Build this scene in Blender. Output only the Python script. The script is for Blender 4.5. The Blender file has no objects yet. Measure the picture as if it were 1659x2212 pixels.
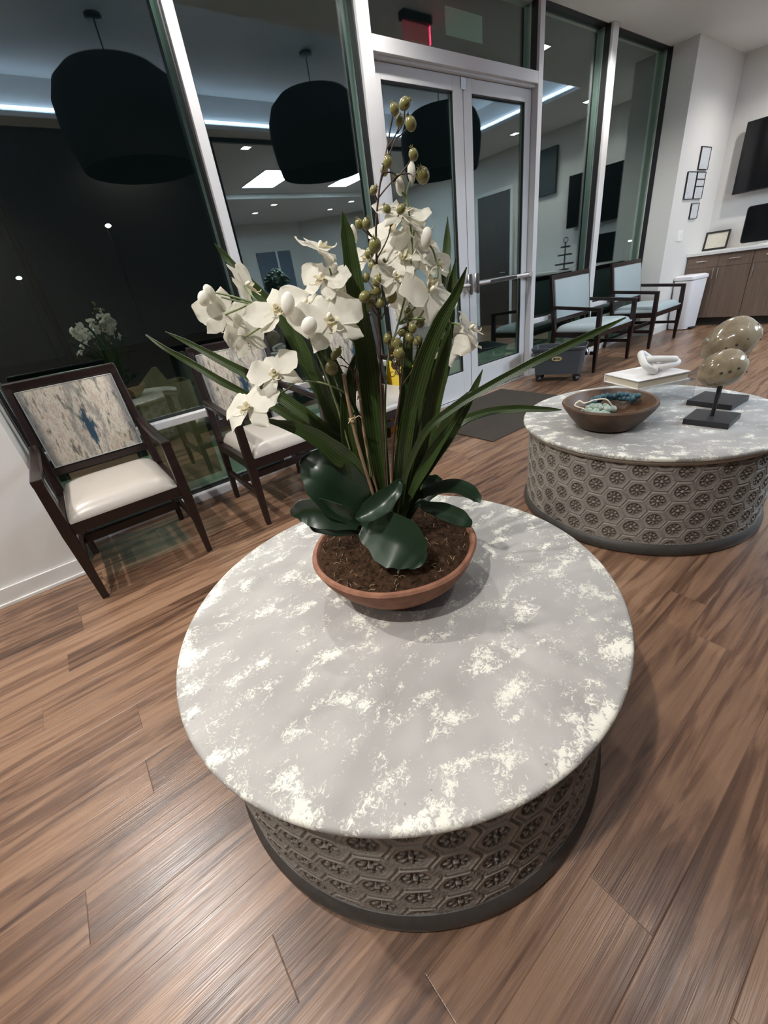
import bpy, bmesh, math, random
from mathutils import Vector, Matrix, noise
random.seed(11)
sc = bpy.context.scene
COL = sc.collection

# ------------------------------------------------------------------ camera
CAM_H = 1.155
cam_data = bpy.data.cameras.new('camera')
cam_data.sensor_fit = 'HORIZONTAL'
cam_data.sensor_width = 36.0
cam_data.lens = 19.187
cam_data.clip_start = 0.02
cam = bpy.data.objects.new('camera', cam_data)
COL.objects.link(cam)
RIGHT = Vector((0.77665535, -0.61527585, -0.1350633))
DOWN = Vector((-0.39500788, -0.30867283, -0.86526866))
FWD = Vector((0.49068854, 0.7253666, -0.48277122))
M = Matrix.Identity(4)
for i in range(3):
    M[i][0] = RIGHT[i]; M[i][1] = -DOWN[i]; M[i][2] = -FWD[i]
M[2][3] = CAM_H
cam.matrix_world = M
sc.camera = cam

# ------------------------------------------------------------------ view and world (night outside)
sc.view_settings.view_transform = 'Standard'
sc.view_settings.look = 'None'
sc.view_settings.gamma = 1.0
sc.view_settings.use_curve_mapping = False
sc.view_settings.exposure = 0.62
world = bpy.data.worlds.new('night'); sc.world = world
world.use_nodes = True
wn = world.node_tree.nodes['Background']
wn.inputs['Color'].default_value = (0.02, 0.03, 0.035, 1)
wn.inputs['Strength'].default_value = 0.12
try:
    sc.cycles.use_denoising = True
    sc.cycles.max_bounces = 9
    sc.cycles.diffuse_bounces = 4
    sc.cycles.glossy_bounces = 4
    sc.cycles.transparent_max_bounces = 16
    sc.cycles.sample_clamp_indirect = 6.0
except Exception:
    pass

# lamp strengths, tuned here; each lamp is built with its own fitting further down
W_SPOT = 78.0          # ordinary square downlights
W_SPOT_NEAR = 140.0     # the two downlights by the first chairs
W_WALL = 46.0          # downlights over the counter wall
E_COVE = 8.0           # cove strip radiance
E_TROFFER = 75.0
W_BACK_FILL = 24.0           # added fill downlight behind the tray, for the near drum's front
W_LEFT_FILL = 75.0           # added fill downlight far left, for the drum side and floor
W_ADDED_OUTDOOR = 120.0          # added outdoor lamp, for the green patch under the leftmost chair
E_LENS = 30.0
WARM = (1.0, 0.965, 0.925)
COOL = (0.70, 0.85, 1.0)

# ------------------------------------------------------------------ materials
def mat(name, color=(0.5, 0.5, 0.5), rough=0.5, metal=0.0, spec=0.5, build=None, **kw):
    m = bpy.data.materials.new(name); m.use_nodes = True
    nt = m.node_tree; b = nt.nodes['Principled BSDF']
    b.inputs['Base Color'].default_value = (*color, 1)
    b.inputs['Roughness'].default_value = rough
    b.inputs['Metallic'].default_value = metal
    b.inputs['Specular IOR Level'].default_value = spec
    for k, v in kw.items():
        b.inputs[k.replace('_', ' ')].default_value = v
    if build: build(nt, b)
    return m

class G:
    """small node graph helper"""
    def __init__(self, nt): self.nt = nt
    def n(self, t, **kw):
        nd = self.nt.nodes.new(t)
        for k, v in kw.items(): setattr(nd, k, v)
        return nd
    def link(self, a, b): self.nt.links.new(a, b)
    def setin(self, sock, v):
        if hasattr(v, 'is_output') or hasattr(v, 'links'): self.link(v, sock)
        else: sock.default_value = v
    def math(self, op, a, b=None, c=None, clamp=False):
        nd = self.n('ShaderNodeMath', operation=op, use_clamp=clamp)
        for s, v in zip(nd.inputs, (a, b, c)):
            if v is not None: self.setin(s, v)
        return nd.outputs[0]
    def coord(self, kind='Object'): return self.n('ShaderNodeTexCoord').outputs[kind]
    def sep(self, v):
        nd = self.n('ShaderNodeSeparateXYZ'); self.link(v, nd.inputs[0]); return nd.outputs
    def comb(self, x, y, z):
        nd = self.n('ShaderNodeCombineXYZ')
        for s, v in zip(nd.inputs, (x, y, z)): self.setin(s, v)
        return nd.outputs[0]
    def mapping(self, v, scale=(1, 1, 1), loc=(0, 0, 0), rot=(0, 0, 0)):
        nd = self.n('ShaderNodeMapping'); self.link(v, nd.inputs[0])
        nd.inputs['Scale'].default_value = scale; nd.inputs['Location'].default_value = loc; nd.inputs['Rotation'].default_value = rot
        return nd.outputs[0]
    def noise(self, v, scale=5, detail=4, rough=0.5, dist=0.0, out='Fac'):
        nd = self.n('ShaderNodeTexNoise')
        if v is not None: self.link(v, nd.inputs['Vector'])
        nd.inputs['Scale'].default_value = scale; nd.inputs['Detail'].default_value = detail
        nd.inputs['Roughness'].default_value = rough; nd.inputs['Distortion'].default_value = dist
        return nd.outputs[out]
    def white(self, v):
        nd = self.n('ShaderNodeTexWhiteNoise', noise_dimensions='3D'); self.link(v, nd.inputs['Vector']); return nd.outputs
    def ramp(self, f, stops, interp='LINEAR'):
        nd = self.n('ShaderNodeValToRGB'); self.setin(nd.inputs[0], f)
        cr = nd.color_ramp; cr.interpolation = interp
        while len(cr.elements) > 1: cr.elements.remove(cr.elements[-1])
        for i, (p, c) in enumerate(stops):
            e = cr.elements[0] if i == 0 else cr.elements.new(p)
            e.position = p; e.color = (*c, 1) if len(c) == 3 else c
        return nd.outputs[0]
    def step(self, f, a, b):
        nd = self.n('ShaderNodeMapRange', interpolation_type='SMOOTHSTEP'); self.setin(nd.inputs[0], f)
        nd.inputs[1].default_value = a; nd.inputs[2].default_value = b
        return nd.outputs[0]
    def mix(self, f, a, b):
        nd = self.n('ShaderNodeMix', data_type='RGBA')
        self.setin(nd.inputs[0], f)
        for s, v in ((nd.inputs[6], a), (nd.inputs[7], b)):
            if isinstance(v, tuple): s.default_value = (*v, 1) if len(v) == 3 else v
            else: self.link(v, s)
        return nd.outputs[2]
    def bump(self, h, strength=0.3, dist=0.01, bsdf=None):
        nd = self.n('ShaderNodeBump'); self.link(h, nd.inputs['Height'])
        nd.inputs['Strength'].default_value = strength; nd.inputs['Distance'].default_value = dist
        if bsdf: self.link(nd.outputs[0], bsdf.inputs['Normal'])
        return nd.outputs[0]

def wood_floor(nt, b):
    g = G(nt); p = g.coord('Object'); x, y, z = g.sep(p)
    PW, PL = 0.124, 1.22
    row = g.math('FLOOR', g.math('DIVIDE', y, PW))
    off = g.white(g.comb(row, 3.1, 0.7))[0]
    xs = g.math('ADD', g.math('DIVIDE', x, PL), g.math('MULTIPLY', off, 7.0))
    colm = g.math('FLOOR', xs)
    rnd = g.white(g.comb(row, colm, 1.0))
    shift = g.math('MULTIPLY', rnd[0], 37.0)
    # wavy grain: stretched noise, shifted for every plank
    gv = g.comb(g.math('ADD', g.math('MULTIPLY', x, 1.9), shift), g.math('ADD', g.math('MULTIPLY', y, 19.0), shift), shift)
    n1 = g.noise(gv, 1.0, 5, 0.6, 0.9)
    gv2 = g.comb(g.math('ADD', g.math('MULTIPLY', x, 2.0), shift), g.math('ADD', g.math('MULTIPLY', y, 55.0), shift), shift)
    n2 = g.noise(gv2, 1.0, 3, 0.6, 0.3)
    rings = g.math('SINE', g.math('MULTIPLY', n1, 26.0))
    f = g.math('ADD', g.math('MULTIPLY', n1, 0.75), g.math('MULTIPLY', n2, 0.42))
    f = g.math('ADD', f, g.math('MULTIPLY', rings, 0.05))
    f = g.math('ADD', f, g.math('MULTIPLY', g.math('SUBTRACT', rnd[0], 0.5), 0.20))
    c = g.ramp(f, [(0.30, (0.040, 0.020, 0.0125)), (0.44, (0.100, 0.052, 0.031)), (0.57, (0.172, 0.094, 0.056)), (0.70, (0.235, 0.135, 0.080)), (0.88, (0.300, 0.182, 0.112))])
    fy = g.math('FRACT', g.math('DIVIDE', y, PW)); fx = g.math('FRACT', xs)
    ey = g.math('MINIMUM', fy, g.math('SUBTRACT', 1.0, fy)); ex = g.math('MULTIPLY', g.math('MINIMUM', fx, g.math('SUBTRACT', 1.0, fx)), PL / PW)
    seam = g.step(g.math('MINIMUM', ex, ey), 0.0, 0.014)
    c = g.mix(g.math('ADD', 0.55, g.math('MULTIPLY', seam, 0.45)), (0.05, 0.03, 0.02), c)
    g.link(c, b.inputs['Base Color'])
    gv3 = g.comb(g.math('MULTIPLY', x, 3.0), g.math('MULTIPLY', y, 330.0), shift)
    n3 = g.noise(gv3, 1.0, 2, 0.6)
    h = g.math('ADD', g.math('MULTIPLY', n3, 0.8), g.math('MULTIPLY', seam, 0.7))
    h = g.math('ADD', h, g.math('MULTIPLY', n2, 0.5))
    g.bump(h, 0.32, 0.0022, b)
    r = g.math('ADD', 0.20, g.math('MULTIPLY', n3, 0.20)); g.link(r, b.inputs['Roughness'])

def stone_top(nt, b):
    g = G(nt); p = g.coord('Object'); x, y, z = g.sep(p)
    q = g.mapping(p, (1.0, 1.45, 1.0), rot=(0, 0, -0.5))
    big = g.noise(q, 15.0, 2, 0.5, 0.3)
    fine = g.noise(p, 95, 8, 0.8, 1.2)
    cloud = g.noise(q, 3.5, 3, 0.5)
    r = g.math('SQRT', g.math('ADD', g.math('MULTIPLY', x, x), g.math('MULTIPLY', y, y)))
    edge = g.step(r, 0.44, 0.545)
    m = g.math('ADD', g.math('MULTIPLY', big, 1.0), g.math('MULTIPLY', edge, 0.10))
    m = g.math('ADD', m, g.math('MULTIPLY', g.math('SUBTRACT', fine, 0.5), 1.35))
    m = g.step(m, 0.585, 0.71)
    base = g.mix(g.step(cloud, 0.3, 0.7), (0.285, 0.272, 0.257), (0.395, 0.380, 0.360))
    c = g.mix(m, base, (0.70, 0.685, 0.60))
    sp = g.step(g.noise(p, 60, 2, 0.4), 0.245, 0.20)
    c = g.mix(g.math('MULTIPLY', sp, 0.6), c, (0.12, 0.11, 0.1))
    g.link(c, b.inputs['Base Color'])
    g.bump(g.math('ADD', m, g.math('MULTIPLY', fine, 0.5)), 0.25, 0.002, b)

def carved(lo, hi):
    def f(nt, b):
        g = G(nt); p = g.coord('Object')
        n = g.noise(p, 45, 4, 0.6)
        g.link(g.mix(n, lo, hi), b.inputs['Base Color'])
        g.bump(g.noise(p, 160, 3, 0.6), 0.3, 0.002, b)
    return f

def streak_fabric(nt, b):
    g = G(nt); p = g.coord('Object'); x, y, z = g.sep(p)
    v = g.comb(g.math('MULTIPLY', x, 13.0), 0.0, g.math('MULTIPLY', z, 3.6))
    n = g.noise(v, 1.6, 7, 0.72, 0.25)
    c = g.ramp(n, [(0.34, (0.055, 0.065, 0.072)), (0.42, (0.20, 0.18, 0.15)), (0.47, (0.45, 0.40, 0.32)), (0.515, (0.52, 0.485, 0.41)), (0.555, (0.36, 0.27, 0.215)), (0.60, (0.50, 0.46, 0.39)), (0.66, (0.22, 0.20, 0.18)), (0.74, (0.42, 0.37, 0.30))])
    fz = g.noise(g.comb(g.math('MULTIPLY', x, 60.0), 0.0, g.math('MULTIPLY', z, 14.0)), 1.0, 4, 0.7)
    wob = g.math('MULTIPLY', g.math('SUBTRACT', fz, 0.5), 2.8)
    ax = g.math('ABSOLUTE', g.math('ADD', x, -0.012)); az = g.math('ABSOLUTE', g.math('ADD', z, 0.03))
    d1 = g.math('ADD', g.math('ADD', g.math('DIVIDE', ax, 0.034), g.math('DIVIDE', az, 0.13)), wob)
    m1 = g.step(d1, 1.25, 0.55)
    c = g.mix(m1, c, (0.022, 0.050, 0.078))
    ring = g.math('ABSOLUTE', g.math('SUBTRACT', d1, 2.0)); m2 = g.math('MULTIPLY', g.step(ring, 0.6, 0.1), 0.6)
    c = g.mix(m2, c, (0.13, 0.145, 0.14))
    edge = g.step(g.math('ADD', g.math('ABSOLUTE', x), g.math('MULTIPLY', wob, 0.022)), 0.165, 0.205)
    c = g.mix(g.math('MULTIPLY', edge, 0.8), c, (0.095, 0.105, 0.11))
    fl = g.step(fz, 0.62, 0.70); c = g.mix(g.math('MULTIPLY', fl, 0.35), c, (0.2, 0.19, 0.19))
    g.link(c, b.inputs['Base Color'])
    g.bump(g.noise(p, 420, 2, 0.5), 0.2, 0.001, b)

def grain(c0, c1, sx=2.0, sy=40.0, sz=2.0, bump=0.1):
    def f(nt, b):
        g = G(nt); p = g.coord('Object')
        n = g.noise(g.mapping(p, (sx, sy, sz)), 1.0, 5, 0.6, 0.4)
        g.link(g.ramp(n, [(0.3, c0), (0.7, c1)]), b.inputs['Base Color'])
        if bump: g.bump(n, bump, 0.002, b)
    return f

def mottled(c0, c1, scale=20, bump=0.2, dist=0.002, lo=0.35, hi=0.65, detail=5):
    def f(nt, b):
        g = G(nt); p = g.coord('Object')
        n = g.noise(p, scale, detail, 0.6)
        g.link(g.ramp(n, [(lo, c0), (hi, c1)]), b.inputs['Base Color'])
        if bump: g.bump(n, bump, dist, b)
    return f

def paint(scale=260, s=0.08):
    def f(nt, b):
        g = G(nt); g.bump(g.noise(g.coord('Object'), scale, 2, 0.5), s, 0.001, b)
    return f

def leaf_mat(c0, c1, stripes=0):
    def f(nt, b):
        g = G(nt); p = g.coord('Object')
        n = g.noise(p, 14, 3, 0.5)
        c = g.mix(n, c0, c1)
        at = g.n('ShaderNodeAttribute', attribute_name='across')
        if stripes:
            s = g.math('SINE', g.math('MULTIPLY', at.outputs['Fac'], stripes))
            g.bump(s, 0.22, 0.001, b)
            c = g.mix(g.math('MULTIPLY', g.step(s, 0.2, 1.0), 0.3), c, tuple(min(1, k * 1.9) for k in c1))
        g.link(c, b.inputs['Base Color'])
    return f

def petal_mat(nt, b):
    g = G(nt)
    p = g.coord('Object')
    n = g.noise(p, 30, 4, 0.6)
    g.link(g.mix(n, (0.82, 0.80, 0.72), (0.90, 0.885, 0.83)), b.inputs['Base Color'])
    g.bump(g.noise(p, 90, 3, 0.5), 0.25, 0.002, b)
    tr = g.n('ShaderNodeBsdfTranslucent'); tr.inputs['Color'].default_value = (0.85, 0.82, 0.70, 1)
    mx = g.n('ShaderNodeMixShader'); mx.inputs[0].default_value = 0.30
    g.link(b.outputs[0], mx.inputs[1]); g.link(tr.outputs[0], mx.inputs[2])
    g.link(mx.outputs[0], nt.nodes['Material Output'].inputs['Surface'])

def glass_mat(name, f0, tint):
    m = bpy.data.materials.new(name); m.use_nodes = True
    nt = m.node_tree; nt.nodes.clear(); g = G(nt)
    geo = g.n('ShaderNodeNewGeometry')
    dt = g.n('ShaderNodeVectorMath', operation='DOT_PRODUCT'); g.link(geo.outputs['Incoming'], dt.inputs[0]); g.link(geo.outputs['Normal'], dt.inputs[1])
    c = g.math('ABSOLUTE', dt.outputs['Value'])
    q = g.math('POWER', g.math('SUBTRACT', 1.0, c, clamp=True), 5.0)
    F = g.math('ADD', f0, g.math('MULTIPLY', q, 1.0 - f0), clamp=True)
    tr = g.n('ShaderNodeBsdfTransparent'); tr.inputs[0].default_value = (*tint, 1)
    gl = g.n('ShaderNodeBsdfGlossy'); gl.inputs['Roughness'].default_value = 0.0; gl.inputs[0].default_value = (0.9, 0.97, 0.97, 1)
    mx = g.n('ShaderNodeMixShader'); g.link(F, mx.inputs[0]); g.link(tr.outputs[0], mx.inputs[1]); g.link(gl.outputs[0], mx.inputs[2])
    o = g.n('ShaderNodeOutputMaterial'); g.link(mx.outputs[0], o.inputs[0])
    return m

def emit(name, color, strength):
    m = bpy.data.materials.new(name); m.use_nodes = True
    b = m.node_tree.nodes['Principled BSDF']
    b.inputs['Base Color'].default_value = (0.8, 0.8, 0.8, 1)
    b.inputs['Emission Color'].default_value = (*color, 1); b.inputs['Emission Strength'].default_value = strength
    return m

MT = {
 'floor': mat('walnut_plank_floor', rough=0.36, spec=0.55, build=wood_floor),
 'wall': mat('warm_white_wall_paint', (0.66, 0.645, 0.62), 0.7, build=paint()),
 'ceil': mat('ceiling_paint', (0.72, 0.70, 0.68), 0.85, build=paint(180, 0.12)),
 'darkwall': mat('dark_wood_panelling', rough=0.6, build=grain((0.018, 0.013, 0.011), (0.03, 0.02, 0.017), 30, 2, 2)),
 'base': mat('baseboard_paint', (0.64, 0.62, 0.59), 0.4, build=paint(60, 0.03)),
 'alu': mat('white_aluminium_frame', (0.60, 0.595, 0.60), 0.42, spec=0.5, build=paint(400, 0.03)),
 'gasket': mat('black_gasket', (0.012, 0.012, 0.014), 0.5, build=paint(200, 0.03)),
 'chrome': mat('brushed_steel', (0.72, 0.72, 0.73), 0.25, metal=1.0, build=paint(500, 0.04)),
 'glass': glass_mat('window_glass', 0.165, (0.80, 0.90, 0.86)),
 'stone': mat('mottled_stone_top', rough=0.55, spec=0.35, build=stone_top),
 'rim': mat('taupe_rim', rough=0.6, build=carved((0.36, 0.335, 0.29), (0.52, 0.50, 0.43))),
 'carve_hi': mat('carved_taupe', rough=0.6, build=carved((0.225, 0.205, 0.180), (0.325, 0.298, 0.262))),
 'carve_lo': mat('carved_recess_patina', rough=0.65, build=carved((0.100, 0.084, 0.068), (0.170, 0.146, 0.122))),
 'plinth': mat('dark_plinth', rough=0.5, build=carved((0.032, 0.029, 0.026), (0.062, 0.057, 0.052))),
 'espresso': mat('espresso_wood', rough=0.32, spec=0.5, build=grain((0.010, 0.0045, 0.004), (0.019, 0.0085, 0.007), 6, 6, 40, 0.03)),
 'streak': mat('streaked_print_fabric', rough=0.75, spec=0.25, build=streak_fabric),
 'cream': mat('pearl_cream_vinyl', (0.42, 0.38, 0.335), 0.30, spec=0.5, build=paint(500, 0.1)),
 'blue': mat('pale_blue_vinyl', (0.335, 0.395, 0.41), 0.42, spec=0.45, build=paint(420, 0.1)),
 'piping': mat('grey_piping', (0.30, 0.31, 0.31), 0.6, build=paint(300, 0.1)),
 'terracotta': mat('terracotta', rough=0.75, spec=0.25, build=mottled((0.19, 0.085, 0.052), (0.285, 0.135, 0.085), 26, 0.3)),
 'coir': mat('brown_coir', rough=0.95, spec=0.1, build=mottled((0.012, 0.007, 0.004), (0.075, 0.040, 0.021), 75, 1.0, 0.008, 0.3, 0.72, 8)),
 'fibre': mat('pale_coir_fibre', rough=0.9, build=mottled((0.22, 0.14, 0.08), (0.42, 0.31, 0.19), 40, 0)),
 'strap': mat('strap_leaf_green', rough=0.38, spec=0.5, build=leaf_mat((0.014, 0.030, 0.006), (0.036, 0.062, 0.013), 22)),
 'broad': mat('broad_leaf_green', rough=0.34, spec=0.5, build=leaf_mat((0.008, 0.022, 0.011), (0.017, 0.038, 0.017))),
 'petal': mat('cream_petal', rough=0.6, spec=0.3, build=petal_mat),
 'lip': mat('pale_yellow_lip', rough=0.6, build=mottled((0.78, 0.72, 0.52), (0.84, 0.81, 0.70), 120, 0.2)),
 'berry': mat('olive_berry', rough=0.28, spec=0.5, build=mottled((0.14, 0.125, 0.035), (0.24, 0.225, 0.085), 35, 0.05)),
 'twig': mat('dark_twig', rough=0.6, build=mottled((0.035, 0.018, 0.012), (0.075, 0.04, 0.025), 60, 0.3)),
 'stalk': mat('green_stalk', rough=0.5, build=mottled((0.10, 0.15, 0.045), (0.20, 0.24, 0.10), 40, 0.05)),
 'bamboo': mat('bamboo_stake', rough=0.6, build=mottled((0.20, 0.125, 0.07), (0.30, 0.20, 0.12), 50, 0.2)),
 'raffia': mat('raffia_tie', rough=0.8, build=mottled((0.42, 0.32, 0.18), (0.58, 0.46, 0.28), 90, 0.2)),
 'bowlwood': mat('rough_teak_bowl', rough=0.5, spec=0.4, build=mottled((0.036, 0.018, 0.009), (0.115, 0.060, 0.031), 9, 0.35, 0.004)),
 'bead_teal': mat('teal_bead', rough=0.5, build=mottled((0.02, 0.06, 0.085), (0.04, 0.11, 0.14), 60, 0.2)),
 'bead_green': mat('sea_glass_bead', rough=0.35, build=mottled((0.22, 0.28, 0.22), (0.33, 0.39, 0.32), 40, 0.2)),
 'cord': mat('cream_cord', rough=0.8, build=mottled((0.62, 0.52, 0.38), (0.74, 0.66, 0.52), 90, 0.2)),
 'black': mat('matt_black_metal', (0.012, 0.012, 0.014), 0.42, build=paint(300, 0.08)),
 'petrified': mat('polished_petrified_stone', rough=0.14, spec=0.6, build=mottled((0.10, 0.065, 0.034), (0.30, 0.245, 0.165), 7, 0.25, 0.006, 0.28, 0.56)),
 'pit': mat('stone_pit', (0.03, 0.018, 0.01), 0.7, build=paint(300, 0.2)),
 'cover': mat('white_book_cover', (0.78, 0.76, 0.75), 0.5, build=paint(500, 0.05)),
 'pages': mat('cream_page_block', rough=0.8, build=grain((0.50, 0.44, 0.33), (0.62, 0.56, 0.44), 2, 2, 500, 0.1)),
 'ceramic': mat('white_bisque_ceramic', (0.66, 0.64, 0.61), 0.55, build=paint(200, 0.12)),
 'acrylic': glass_mat('clear_acrylic', 0.14, (0.93, 0.93, 0.94)),
 'rubber': mat('charcoal_doormat', rough=0.95, spec=0.15, build=mottled((0.035, 0.029, 0.024), (0.062, 0.052, 0.043), 300, 0.6, 0.002)),
 'bucket': mat('grey_plastic', (0.052, 0.062, 0.072), 0.42, build=paint(300, 0.06)),
 'badge': mat('gold_badge', (0.50, 0.42, 0.22), 0.45, build=paint(300, 0.02)),
 'yellow': mat('yellow_plastic', (0.86, 0.55, 0.02), 0.4, build=paint(200, 0.03)),
 'binwhite': mat('white_plastic', (0.78, 0.77, 0.79), 0.35, build=paint(200, 0.03)),
 'laminate': mat('brown_wood_laminate', rough=0.5, build=grain((0.125, 0.083, 0.059), (0.185, 0.128, 0.093), 40, 40, 2.2, 0.03)),
 'counter': mat('white_quartz', rough=0.35, build=mottled((0.66, 0.65, 0.63), (0.74, 0.73, 0.71), 60, 0)),
 'screen': mat('black_glass_screen', (0.004, 0.004, 0.005), 0.12, spec=0.5, build=paint(20, 0.002)),
 'panel': mat('dark_blue_grey_panel', (0.012, 0.02, 0.024), 0.5, build=paint(100, 0.03)),
 'frame': mat('black_picture_frame', (0.012, 0.011, 0.012), 0.4, build=paint(200, 0.05)),
 'plate': mat('white_switch_plate', (0.80, 0.79, 0.77), 0.35, build=paint(200, 0.02)),
 'pavement': mat('exterior_concrete', rough=0.9, build=mottled((0.38, 0.44, 0.36), (0.50, 0.56, 0.47), 5, 0.3)),
 'kraft': mat('kraft_cardboard', rough=0.85, spec=0.2, build=mottled((0.26, 0.17, 0.095), (0.33, 0.225, 0.13), 12, 0.05)),
 'asphalt': mat('dark_asphalt', rough=0.95, build=mottled((0.012, 0.012, 0.012), (0.025, 0.025, 0.024), 40, 0.3)),
 'grey_panel': mat('grey_blue_door', (0.10, 0.13, 0.18), 0.5, build=paint(100, 0.03)),
 'brown_door': mat('dark_brown_door', rough=0.5, build=grain((0.028, 0.017, 0.013), (0.045, 0.028, 0.02), 2, 40, 2, 0.03)),
 'pendant': mat('charcoal_woven_shade', rough=0.9, spec=0.1, build=mottled((0.010, 0.010, 0.010), (0.018, 0.017, 0.016), 200, 0.4)),
 'desk': mat('reception_desk_front', (0.40, 0.38, 0.36), 0.5, build=paint(100, 0.03)),
 'shrub': mat('clipped_green_foliage', rough=0.7, build=mottled((0.03, 0.06, 0.03), (0.10, 0.14, 0.08), 60, 0.4)),
 'cove': emit('cove_strip_light', (0.54, 0.71, 1.0), E_COVE),
 'troffer': emit('troffer_diffuser', COOL, E_TROFFER),
 'lens': emit('downlight_lens', WARM, E_LENS),
 'street': emit('street_lamp_glow', (0.95, 1.0, 0.9), 9.0),
 'red': emit('red_exit_glow', (1.0, 0.02, 0.06), 0.16), 'red_edge': emit('red_exit_edge', (1.0, 0.03, 0.1), 9.0),
}
def paper_mat(name, c0, c1, scale):
    def f(nt, b):
        g = G(nt); p = g.coord('Object'); x, y, z = g.sep(p)
        n = g.noise(g.comb(g.math('MULTIPLY', x, 14.0), g.math('MULTIPLY', y, 14.0), g.math('MULTIPLY', z, scale)), 1.0, 3, 0.6)
        g.link(g.mix(g.step(n, 0.5, 0.66), c0, c1), b.inputs['Base Color'])
    return mat(name, rough=0.5, build=f)
MT['print'] = paper_mat('printed_paper', (0.58, 0.60, 0.62), (0.44, 0.46, 0.48), 120)
MT['certificate'] = paper_mat('certificate_paper', (0.70, 0.66, 0.56), (0.62, 0.57, 0.46), 60)

# ------------------------------------------------------------------ mesh helpers
def finish(name, bm, m, parent=None, smooth=None, loc=None):
    bmesh.ops.recalc_face_normals(bm, faces=bm.faces)
    me = bpy.data.meshes.new(name); bm.to_mesh(me); bm.free()
    for mm in (m if isinstance(m, (list, tuple)) else [m]):
        me.materials.append(MT[mm] if isinstance(mm, str) else mm)
    if smooth is not None:
        for p in me.polygons: p.use_smooth = True
        if smooth < 179:
            try: me.set_sharp_from_angle(angle=math.radians(smooth))
            except Exception: pass
    o = bpy.data.objects.new(name, me); COL.objects.link(o)
    if parent is not None: o.parent = parent
    if loc is not None: o.location = loc
    return o

def box(bm, x0, x1, y0, y1, z0, z1, bev=0.0, mi=0):
    t = bmesh.new()
    bmesh.ops.create_cube(t, size=1.0)
    for v in t.verts:
        v.co = Vector((x0 + (v.co.x + .5) * (x1 - x0), y0 + (v.co.y + .5) * (y1 - y0), z0 + (v.co.z + .5) * (z1 - z0)))
    if bev > 0:
        bmesh.ops.bevel(t, geom=list(t.edges), offset=bev, segments=2, profile=0.6, affect='EDGES')
    merge(bm, t, mi)
    return bm

def merge(bm, t, mi=0, mtx=None):
    vm = {}
    for v in t.verts: vm[v] = bm.verts.new(mtx @ v.co if mtx else v.co)
    for f in t.faces:
        try:
            nf = bm.faces.new([vm[v] for v in f.verts]); nf.material_index = mi or f.material_index
        except ValueError: pass
    t.free()

def hexa(bm, pts, bev=0.0, mi=0):
    """eight corners: bottom 4 then top 4"""
    t = bmesh.new(); v = [t.verts.new(p) for p in pts]
    for q in ((3, 2, 1, 0), (4, 5, 6, 7), (0, 1, 5, 4), (1, 2, 6, 5), (2, 3, 7, 6), (3, 0, 4, 7)): t.faces.new([v[i] for i in q])
    bmesh.ops.recalc_face_normals(t, faces=t.faces)
    if bev > 0: bmesh.ops.bevel(t, geom=list(t.edges), offset=bev, segments=2, profile=0.6, affect='EDGES')
    merge(bm, t, mi); return bm

def bar(bm, a, b, w, h, up=(0, 0, 1), bev=0.004, w2=None, h2=None):
    """rectangular bar from a to b, optionally tapering"""
    a, b = Vector(a), Vector(b); d = (b - a).normalized(); s = d.cross(Vector(up)).normalized(); u = s.cross(d).normalized()
    w2 = w if w2 is None else w2; h2 = h if h2 is None else h2
    P = []
    for c, ww, hh in ((a, w, h), (b, w2, h2)):
        for i, j in ((-1, -1), (1, -1), (1, 1), (-1, 1)): P.append(c + s * (i * ww / 2) + u * (j * hh / 2))
    return hexa(bm, P, bev)

def lathe(bm, prof, seg=48, close=True, mi=0):
    rings = []
    for r, z in prof:
        if r < 1e-6: rings.append([bm.verts.new((0, 0, z))])
        else: rings.append([bm.verts.new((r * math.cos(2 * math.pi * k / seg), r * math.sin(2 * math.pi * k / seg), z)) for k in range(seg)])
    for a, b in zip(rings[:-1], rings[1:]):
        for k in range(seg):
            j = (k + 1) % seg
            q = [a[k % len(a)], a[j % len(a)], b[j % len(b)], b[k % len(b)]]
            u = []
            for v in q:
                if v not in u: u.append(v)
            if len(u) >= 3:
                try: bm.faces.new(u).material_index = mi
                except ValueError: pass
    return bm

def catmull(P, n=6):
    P = [Vector(p) for p in P]; out = []
    for i in range(len(P) - 1):
        p0 = P[max(i - 1, 0)]; p1 = P[i]; p2 = P[i + 1]; p3 = P[min(i + 2, len(P) - 1)]
        for k in range(n):
            t = k / n
            out.append(0.5 * ((2 * p1) + (p2 - p0) * t + (2 * p0 - 5 * p1 + 4 * p2 - p3) * t * t + (3 * p1 - p0 - 3 * p2 + p3) * t ** 3))
    out.append(P[-1]); return out

def tube(bm, pts, r, seg=8, r2=None, smooth=4, closed=False, mi=0):
    pts = catmull(pts, smooth) if smooth and len(pts) > 2 else [Vector(p) for p in pts]
    if closed: pts = pts[:-1] if (pts[0] - pts[-1]).length < 1e-6 else pts
    n = len(pts); rings = []; nrm = None
    for i, p in enumerate(pts):
        if closed: d = (pts[(i + 1) % n] - pts[i - 1]).normalized()
        else: d = (pts[min(i + 1, n - 1)] - pts[max(i - 1, 0)]).normalized()
        if nrm is None:
            nrm = d.orthogonal().normalized()
        else:
            nrm = (nrm - d * nrm.dot(d)).normalized()
        bi = d.cross(nrm)
        rr = r + ((r2 if r2 is not None else r) - r) * i / max(n - 1, 1)
        rings.append([bm.verts.new(p + (nrm * math.cos(2 * math.pi * k / seg) + bi * math.sin(2 * math.pi * k / seg)) * rr) for k in range(seg)])
    m = n if closed else n - 1
    for i in range(m):
        a, b = rings[i], rings[(i + 1) % n]
        for k in range(seg):
            f = bm.faces.new((a[k], a[(k + 1) % seg], b[(k + 1) % seg], b[k])); f.material_index = mi
    if not closed:
        bm.faces.new(rings[0][::-1]).material_index = mi; bm.faces.new(rings[-1]).material_index = mi
    return bm

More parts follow.
